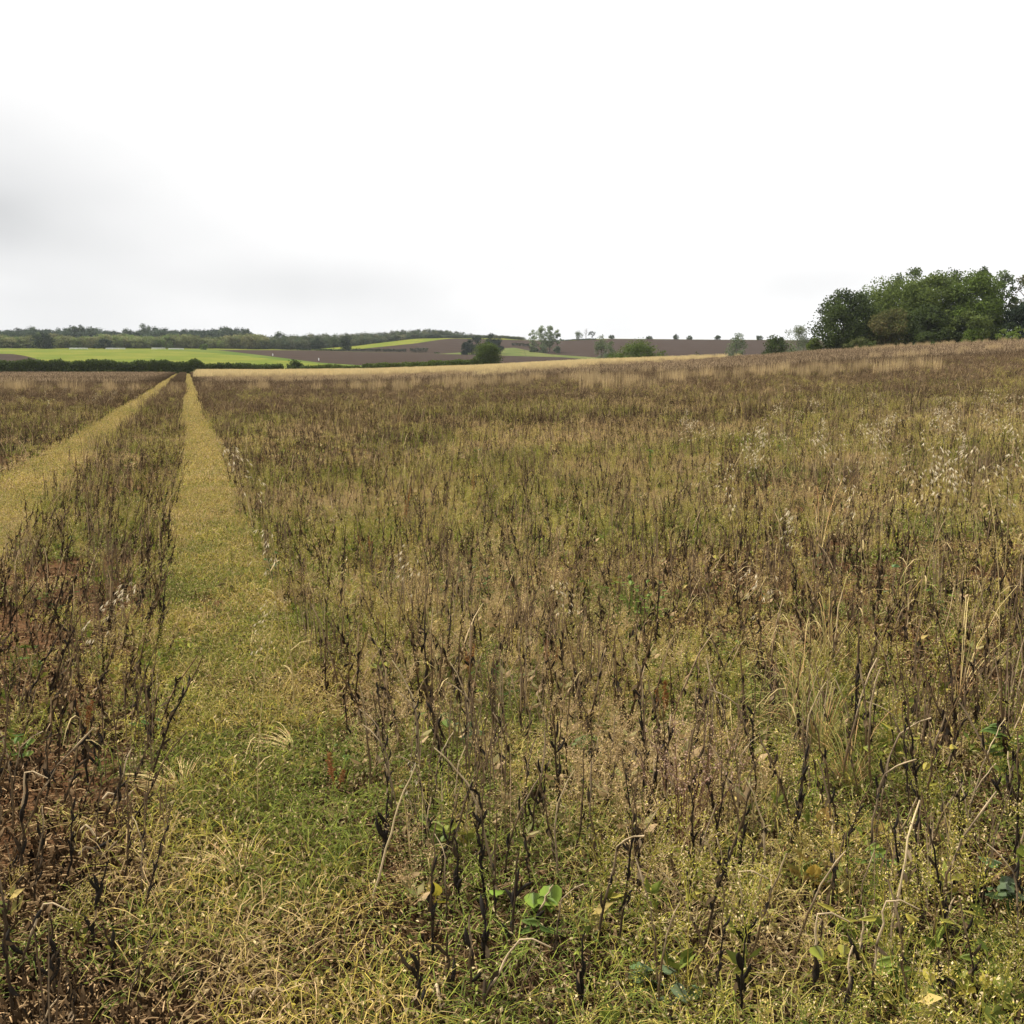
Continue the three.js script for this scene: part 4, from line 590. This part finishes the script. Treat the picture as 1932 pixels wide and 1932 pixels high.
// ---------------------------------------------------------------- wild oats: tall pale stalks with hanging white spikelets
function oatThing(seed, h, lean, many) {
  const R = rng(seed), t = new THREE.Group(), a = R() * 6.28, b = new GB(), pts = []; for (let k = 0; k <= 8; k++) { const f = k / 8; pts.push(V(Math.cos(a) * lean * f * f, h * f - 0.02 * (k === 0), Math.sin(a) * lean * f * f)); }
  const c = [0.46, 0.35, 0.16]; b.tube(pts, pts.map((_, k) => lerp(0.0022, 0.0009, k / 8)), () => jit(c, R, 0.3), 4);
  const pb = new GB();
  for (let k = 0; k < many; k++) { const f = 0.7 + 0.3 * Math.sqrt(R()), q = f * 8, i = Math.min(7, Math.floor(q)), p = pts[i].clone().lerp(pts[i + 1], q - i), side = dirOf(a + (R() - 0.5) * 3, 0.35), l = 0.03 + 0.16 * R() * (1.25 - f), e = p.clone().addScaledVector(side, l); pb.tube([p, p.clone().lerp(e, 0.5).add(V(0, 0.006, 0)), e], [0.0006, 0.0005, 0.0004], () => c, 3); const d = V(side.x * 0.7 + (R() - 0.5) * 0.2, -0.75, side.z * 0.7 + (R() - 0.5) * 0.2).normalize(), s = sideOf(d, R); for (const g of [-0.22, 0.22]) { const dd = d.clone().addScaledVector(s, g).normalize(); pb.leaf(e, dd, sideOf(dd, R), 0.022 + 0.006 * R(), 0.0022, jit([0.68, 0.58, 0.39], R, 0.3), 0.5); } }
  const lb = new GB(); for (let k = 0; k < 2; k++) { const p = pts[2 + k].clone(), z = R() * 6.28, d = V(Math.cos(z), 0, Math.sin(z)), l = 0.15 + 0.1 * R(), q = []; for (let j = 0; j <= 4; j++) q.push(p.clone().addScaledVector(d, l * j / 4 * 0.8).add(V(0, l * (j / 4) * (0.8 - j / 4), 0))); lb.strip(q, [0.0025, 0.003, 0.0026, 0.0016, 0.0003], V(-d.z, 0, d.x), () => jit(c, R, 0.3)); }
  part('stalk', b.build(), M.straw, t); part('panicle', pb.build(), M.oat, t); part('leaves', lb.build(), M.straw, t); return t;
}
{
  const protos = [oatThing(1, 0.85, 0.1, 24), oatThing(2, 0.95, 0.3, 20), oatThing(3, 0.8, 0.2, 16), oatThing(4, 0.9, 0.38, 26), oatThing(5, 0.75, 0.08, 12)], first = new Set(), g = 'wild oats standing above the beans', R = rng(31);
  const put = (xd, yd, dist, k, turn, label) => { // yd: row of the middle of the seed head
    const r = ray(xd, yd), kk = dist / Math.hypot(r.x, r.z), head = V(r.x * kk, EYE + r.y * kk, r.z * kk), o = first.has(k) ? protos[k].clone() : protos[k]; first.add(k); const y = H(head.x, head.z), hgt = head.y - y; o.name = numbered('wild_oat'); o.position.set(head.x, y, head.z); o.rotation.y = turn; o.scale.setScalar(clamp(hgt / (0.87 * [0.85, 0.95, 0.8, 0.9, 0.75][k]), 0.5, 1.35)); scene.add(o); tag(o, label, 'wild oat', g);
  };
  const near = [[518, 905, 6.0, 3, 2, 'wild oat with a dense white head by the right track edge'], [547, 1048, 4.6, 4, 1, 'wild oat with a thin head below the dense white one'], [828, 1095, 4.3, 2, 0.5, 'wild oat with few bright spikelets left of centre'], [120, 1150, 4.0, 3, 4, 'wild oat with a pale nodding head near the left edge'], [1092, 1122, 4.2, 1, 2.5, 'wild oat with slanting spikelets above the leafy green clump'], [475, 1215, 3.6, 1, 3.4, 'wild oat leaning left over the right track'], [1518, 1125, 4.0, 2, 1, 'wild oat with loose spikelets right of centre'], [1540, 1010, 5.0, 0, 0.4, 'wild oat with a full upright head right of centre'], [1752, 930, 5.8, 0, 3, 'wild oat with a long white head towards the right edge'], [1745, 885, 6.2, 3, 5, 'wild oat with the whitest spikelets towards the right edge'], [1828, 935, 5.8, 1, 2, 'wild oat right of the long white head'], [1655, 880, 6.6, 3, 1.2, 'wild oat with an arched head left of the long white one'], [1640, 965, 5.6, 4, 0.2, 'wild oat with low spikelets under the arched head'], [1905, 945, 5.6, 3, 2.2, 'wild oat with nodding spikelets at the right edge'], [1480, 845, 7.5, 0, 0.7, 'wild oat with a short head left of the main oat cluster'], [1400, 950, 6.2, 4, 0.9, 'wild oat standing left of the upright full head'], [810, 1470, 2.9, 4, 0.5, 'low wild oat spikelets in the lower left of centre']];
  near.forEach(([x, y, d, k, t, l]) => put(x, y, d, k, t, l));
  const word = (d, x, y) => `${d < 8 ? 'large' : d < 13 ? 'medium' : 'small'} white wild oat ${y < 765 ? 'in the top row' : y < 795 ? 'in the second row' : y < 830 ? 'in the third row' : 'in the lowest row'}, ${x < 1430 ? 'right of centre' : x < 1540 ? 'left in the oat patch' : x < 1640 ? 'left of the long head' : x < 1730 ? 'above the arched head' : x < 1810 ? 'behind the long head' : x < 1870 ? 'right in the patch' : 'at the right edge'}`;
  for (let k = 0; k < 72; k++) { const x = 1120 + 850 * Math.pow(R(), 0.62), y = 735 + 200 * R() * (0.4 + 0.6 * R()), d = clamp((1.6 - 0.75) * FD / (y - 690 + (x - 1200) * 0.05) , 5.2, 26) * (0.9 + 0.2 * R()); put(x, y, d, Math.floor(R() * 5), R() * 6.28, word(d, x, y)); }
  for (let k = 0; k < 12; k++) { const x = 60 + 240 * R(), y = 735 + 40 * R(), d = clamp(0.85 * FD / (y - 695), 12, 36); put(x, y, d, Math.floor(R() * 5), R() * 6.28, `pale wild oat left of the left track, ${y < 748 ? 'far' : y < 762 ? 'middling' : 'near'} ${x < 120 ? 'by the left edge' : x < 200 ? 'halfway to the track' : 'close to the track'}`); }
}

// ---------------------------------------------------------------- single plants that stand out among the weeds
function dock(xd, yd, h, label) {
  const at = ground(xd, yd), t = thing('dock_plant', label, 'dock plant', at, 0, 'rust brown seeding docks'), R = rng(Math.round(xd * 7 + yd)), b = new GB(), s = new GB(), n = 3;
  for (let k = 0; k < n; k++) { const d = dirOf(R() * 6.28, 1.2 + 0.3 * R()), l = h * (0.7 + 0.4 * R()); b.tube([V(0, -0.01, 0), d.clone().multiplyScalar(l * 0.5), d.clone().multiplyScalar(l)], [0.003, 0.0025, 0.001], () => jit(WC.rust, R, 0.3), 5); for (let q = 0; q < 90; q++) { const f = 0.55 + 0.45 * R(), p = d.clone().multiplyScalar(l * f).addScaledVector(randomDir(R), 0.014 * (1.3 - f)), e = randomDir(R); s.leaf(p, e, sideOf(e, R), 0.008, 0.0035, jit([0.26, 0.11, 0.04], R, 0.5)); } }
  part('stem', b.build(), M.stalk, t); part('seed_head', s.build(), M.straw, t);
}
for (const [x, y, h, l] of [[1035, 1292, 0.22, 'rust brown dock head left of the green leafy clump'], [762, 1000, 0.4, 'rust brown dock in the crop left of centre'], [885, 1290, 0.2, 'dark rust dock left of the small green leaf'], [895, 960, 0.4, 'rust dock head farther back left of centre'], [700, 1085, 0.3, 'rust dock beside the thin wild oat'], [635, 1500, 0.16, 'small rust dock at the right edge of the right track'], [160, 1400, 0.2, 'dark red dock leaf cluster near the left edge'], [1250, 1370, 0.2, 'rust dock head in the pinkish dry weeds']]) dock(x, y, h, l);
function heartLeaf(b, p, d, s, len, wid, c) {                   // a broad heart shaped leaf with a rounded outline and a midrib fold
  const nrm = V().crossVectors(d, s), out = [[0.02, 0.0], [-0.06, 0.3], [0.1, 0.52], [0.38, 0.5], [0.68, 0.3], [1, 0]]; const mid = out.map(([u]) => b.v(p.x + d.x * len * u, p.y + d.y * len * u - len * 0.12 * u * u, p.z + d.z * len * u, c));
  for (const sg of [-1, 1]) { const e = out.map(([u, v]) => b.v(p.x + d.x * len * u + s.x * wid * v * sg + nrm.x * wid * v * 0.3, p.y + d.y * len * u - len * 0.12 * u * u + s.y * wid * v * sg + nrm.y * wid * v * 0.3, p.z + d.z * len * u + s.z * wid * v * sg + nrm.z * wid * v * 0.3, c)); for (let k = 0; k < 5; k++) b.i.push(mid[k], e[k], e[k + 1], mid[k], e[k + 1], mid[k + 1]); }
}
function leafy(xd, yd, n, size, h, c1, c2, label, spread = 0.08) {
  const at = ground(xd, yd), t = thing('leafy_weed', label, 'leafy weed', at, 0, 'broad leaved weeds'), R = rng(Math.round(xd * 3 + yd * 5)), sb = new GB();
  for (let k = 0; k < n; k++) { const a = R() * 6.28, e = V(Math.cos(a) * spread * R(), h * (0.35 + 0.65 * R()), Math.sin(a) * spread * R()); sb.tube([V(0, -0.01, 0), e.clone().multiplyScalar(0.5).add(V(0.01 * R(), 0, 0)), e], [0.0018, 0.0014, 0.001], () => jit(c1, R, 0.3), 4); const d = dirOf(a + (R() - 0.5), 0.1 - 0.6 * R()), s = V(-d.z, 0.25 * (R() - 0.5), d.x).normalize(), l = size * (0.7 + 0.5 * R()), lb = new GB(); heartLeaf(lb, e, d, s, l, l * 0.75, jit(mixc(c1, c2, R()), R, 0.25)); part('leaf', lb.build(), M.leaf, t); }
  part('stem', sb.build(), M.weed, t);
}
const GR = [0.10, 0.17, 0.045], LM = [0.2, 0.26, 0.045], GG = [0.15, 0.19, 0.1], YL = [0.55, 0.42, 0.06];
for (const a of [
  [988, 1730, 5, 0.075, 0.1, LM, [0.2, 0.3, 0.04], 'light green broad leaves at the bottom middle'], [1020, 1775, 4, 0.055, 0.08, GR, LM, 'green leaf just right of the light green broad leaves'], [1240, 1885, 5, 0.07, 0.1, GG, GR, 'grey green leaves at the bottom right of centre'], [1300, 1915, 4, 0.06, 0.08, GG, GR, 'grey green leaf pair at the bottom edge right of centre'],
  [880, 1272, 4, 0.05, 0.1, GR, GR, 'single dark green leaf cluster in the middle'], [1660, 1690, 10, 0.05, 0.14, GR, LM, 'dark green leafy patch low on the right'], [1890, 1470, 14, 0.06, 0.2, GR, LM, 'green leafy clump at the right edge'], [1900, 1745, 12, 0.06, 0.16, GR, GG, 'green leaves at the right edge near the bottom'], [518, 1105, 14, 0.05, 0.3, GR, [0.07, 0.12, 0.03], 'dark nettle like plant at the right side of the track'],
  [55, 1265, 6, 0.06, 0.14, GR, LM, 'bright leaf pair on bare soil at the left'], [30, 1440, 12, 0.04, 0.12, LM, GR, 'light green feathery clump at the left edge'], [820, 1400, 5, 0.05, 0.14, LM, GR, 'yellow green leaves above the black pods'], [655, 1440, 4, 0.045, 0.1, LM, GR, 'single light green leaf beside the track edge'], [880, 1430, 7, 0.05, 0.16, GG, GR, 'grey green leaves climbing the dark stalks'], [1100, 1440, 6, 0.05, 0.14, LM, GR, 'light green leaves between dark stalks in the middle'],
  [1700, 1905, 16, 0.05, 0.12, LM, [0.3, 0.36, 0.06], 'lime green clump at the bottom right'], [1830, 1900, 14, 0.05, 0.12, LM, YL, 'yellow green clump in the bottom right corner'], [1690, 1150, 4, 0.055, 0.3, GR, GG, 'round pale leaf above the crop on the right'], [1770, 1180, 8, 0.05, 0.25, GR, LM, 'green leaves right of the round pale leaf'], [340, 1240, 14, 0.04, 0.1, LM, YL, 'lime green weed on the left part of the track'], [280, 1390, 14, 0.035, 0.1, GR, LM, 'green tuft on the left side of the track'], [1380, 1260, 9, 0.045, 0.2, GR, LM, 'green leafy weed right of the middle'],
]) leafy(...a);
leafy(1188, 1205, 60, 0.035, 0.36, [0.15, 0.22, 0.04], LM, 'large bushy green weed in the middle of the field', 0.3);
leafy(900, 885, 10, 0.06, 0.4, GR, LM, 'green leafy plant among the far beans left of centre');
leafy(1225, 905, 12, 0.06, 0.45, LM, [0.2, 0.3, 0.06], 'fresh green plant among the far beans right of centre');
// withered yellow and orange leaves
for (const [x, y, s, c, l] of [[1553, 1580, 0.085, [0.56, 0.36, 0.12], 'large upright tan leaf low on the right'], [1535, 1690, 0.075, [0.58, 0.40, 0.08], 'yellow orange spiky leaf below the tan one'], [1437, 1150, 0.075, [0.62, 0.34, 0.1], 'small orange leaf right of centre'], [1692, 1372, 0.09, [0.55, 0.33, 0.12], 'orange brown leaf patch on the right'], [1610, 1368, 0.07, [0.55, 0.36, 0.12], 'tan leaf left of the orange brown patch'], [820, 1725, 0.075, [0.5, 0.42, 0.05], 'curled yellow leaf at the bottom left of centre'], [1655, 1600, 0.07, [0.48, 0.34, 0.1], 'pale yellow leaf right of the upright tan leaf']]) {
  const at = ground(x, y), t = thing('withered_weed', l, 'withered weed', at, 0, 'withered yellow leaves'), R = rng(x), sb = new GB(), lb = new GB(); sb.tube([V(0, -0.01, 0), V(0.004, 0.05, 0), V(0, 0.09, 0)], [0.002, 0.0016, 0.001], () => c, 5); const d = V(0.25 * (R() - 0.5), 0.75, 0.35).normalize(); heartLeaf(lb, V(0, 0.06, 0), d, V(1, 0, 0), s, s * 0.6, c); heartLeaf(lb, V(0, 0.045, 0), V(0.9, 0.2, 0.3).normalize(), V(0, 0.3, 1).normalize(), s * 0.7, s * 0.4, mul(c, 0.85)); part('stem', sb.build(), M.weed, t); part('leaf', lb.build(), M.leaf, t);
}
// dry grass tufts flattened on the track, straws, a dead branching weed and a fallen stalk
function tuft(xd, yd, n, len, label, lift = 0.35, az = null, col = [0.58, 0.45, 0.2]) { const at = ground(xd, yd), t = thing('grass_tuft', label, 'grass tuft', at, 0, 'dry grass tufts'), R = rng(xd + yd), b = new GB(); for (let k = 0; k < n; k++) { const a = az === null ? R() * 6.28 : az + (R() - 0.5) * 1.6, l = len * (0.5 + 0.6 * R()), e = lift * (0.3 + R()), d = V(Math.sin(a), 0, -Math.cos(a)), q = []; for (let j = 0; j <= 5; j++) { const f = j / 5; q.push(V((R() - 0.5) * 0.006, 0, 0).addScaledVector(d, l * f).add(V(0, l * e * f * (1.5 - f), 0))); } b.strip(q, [0.0016, 0.0018, 0.0016, 0.0013, 0.001, 0.0004], V(-d.z, 0.3, d.x).normalize(), () => jit(R() < 0.25 ? [0.46, 0.27, 0.12] : col, R, 0.4)); } part('blades', b.build(), M.straw, t); }
tuft(345, 1500, 70, 0.26, 'flattened straw tuft fanning left on the right track', 0.4, -0.7);
tuft(455, 1665, 46, 0.24, 'reddish straw tuft lower down on the right track', 0.45, -0.6);
tuft(560, 1420, 40, 0.22, 'pale straw tuft at the right side of the track', 0.5, -1.2);
tuft(470, 1235, 30, 0.3, 'long pale grass slanting over the track', 0.5, 0.6);
tuft(1380, 1440, 30, 0.3, 'sparse dry grass between stalks right of centre', 1.4);
tuft(1545, 1060, 24, 0.55, 'tall tan grass clump standing right of centre', 2.4);
tuft(1810, 1320, 16, 0.42, 'thin brown grass standing towards the right edge', 2.4);
tuft(1510, 1340, 26, 0.42, 'tan grass blades right of the middle', 2.2);
tuft(1545, 1440, 130, 0.34, 'soft olive grass clump low on the right', 1.8, null, [0.24, 0.23, 0.07]);
tuft(1490, 1400, 90, 0.3, 'olive grass left of the soft olive clump', 1.6, null, [0.28, 0.25, 0.08]);
tuft(1600, 1500, 90, 0.28, 'olive grass right of the soft olive clump', 1.6, null, [0.22, 0.22, 0.06]);
tuft(1560, 1290, 90, 0.36, 'straw green grass above the soft olive clump', 2.0, null, [0.34, 0.29, 0.1]);
tuft(750, 820, 24, 0.6, 'pale grass clump among the far beans', 2.6);
{ const at = ground(S(2300), S(2895)), t = thing('branching_weed', 'red brown dead branching weed right of the middle', 'weed', at), R = rng(8), b = new GB(), s = new GB(); for (let k = 0; k < 16; k++) { const d = dirOf(R() * 6.28, 1.0 + 0.45 * R()), l = 0.28 + 0.14 * R(), p1 = d.clone().multiplyScalar(l * 0.5), p2 = d.clone().multiplyScalar(l).add(V(0, 0.03, 0)); b.tube([V(0, -0.01, 0), p1, p2], [0.003, 0.002, 0.0008], () => jit([0.14, 0.07, 0.045], R, 0.4), 4); for (let q = 0; q < 5; q++) { const f = 0.4 + 0.6 * R(), p = p1.clone().lerp(p2, f), e = p.clone().add(dirOf(R() * 6.28, 0.7).multiplyScalar(0.06)); b.tube([p, e], [0.0009, 0.0005], () => jit([0.16, 0.085, 0.055], R, 0.4), 3); for (let m = 0; m < 6; m++) { const w = p.clone().lerp(e, R()), dd = randomDir(R); s.leaf(w, dd, sideOf(dd, R), 0.008, 0.003, jit([0.4, 0.27, 0.19], R, 0.4)); } } } part('stem', b.build(), M.stalk, t); part('seed_heads', s.build(), M.straw, t); }
function fallen(x0, y0, x1, y1, label, tone, pods) { const a = ground(S(x0), S(y0)), z = ground(S(x1), S(y1)), t = thing('fallen_stalk', label, 'bean stalk', a, 0, 'bean stalks lying on the ground'), R = rng(x0), b = new GB(), d = z.clone().sub(a), q = []; for (let k = 0; k <= 6; k++) q.push(d.clone().multiplyScalar(k / 6).add(V(0, 0.045 + 0.02 * Math.sin(k * 1.3), 0))); b.tube(q, q.map((_, k) => 0.005 - 0.0004 * k), () => jit(BEAN[tone], R, 0.4), 6); part('stem', b.build(), M.stalk, t); for (let k = 0; k < pods; k++) { const pb = new GB(); podInto(pb, q[2 + k].clone(), dirOf(R() * 6.28, 0.1), 0.07, 0.0068, BEAN.black, R); part('pod', pb.build(), M.pod, t); } }
fallen(732, 1996, 880, 2016, 'dark stalk fallen across the right track', 'dark', 2);
fallen(278, 2840, 372, 2868, 'pale stick lying in the lower left weeds', 'pale', 0);
fallen(350, 2735, 460, 2715, 'bent pale stick on the soil at the left', 'pale', 1);
fallen(270, 2925, 400, 2900, 'pale stalk lying above the lower left weeds', 'grey', 1);
fallen(850, 3420, 960, 3380, 'pale stalk lying at the bottom left of centre', 'pale', 0);
fallen(1470, 3390, 1500, 3470, 'pale stick at the bottom edge left of centre', 'pale', 0);

// things that share a label are told apart by their order from left to right
{
  const same = new Map(); for (const o of scene.children) if (o.userData.label && o.userData.category && /^(bean_plant|wild_oat)/.test(o.name)) { const k = o.userData.label; if (!same.has(k)) same.set(k, []); same.get(k).push(o); }
  const word = ['leftmost', 'second leftmost', 'third leftmost', 'fourth leftmost', 'fifth leftmost', 'sixth leftmost', 'seventh leftmost', 'eighth leftmost', 'ninth leftmost'];
  for (const [k, l] of same) if (l.length > 1) l.sort((a, b) => toPx(a.position)[0] - toPx(b.position)[0]).forEach((o, i) => { o.userData.label = `${i === l.length - 1 ? 'rightmost' : word[Math.min(i, 8)]} ${k}`; if (o.userData.label.split(' ').length > 16) o.userData.label = o.userData.label.replace(/ (large|small|dark|slight) /, ' '); });
}
renderer.render(scene, camera);
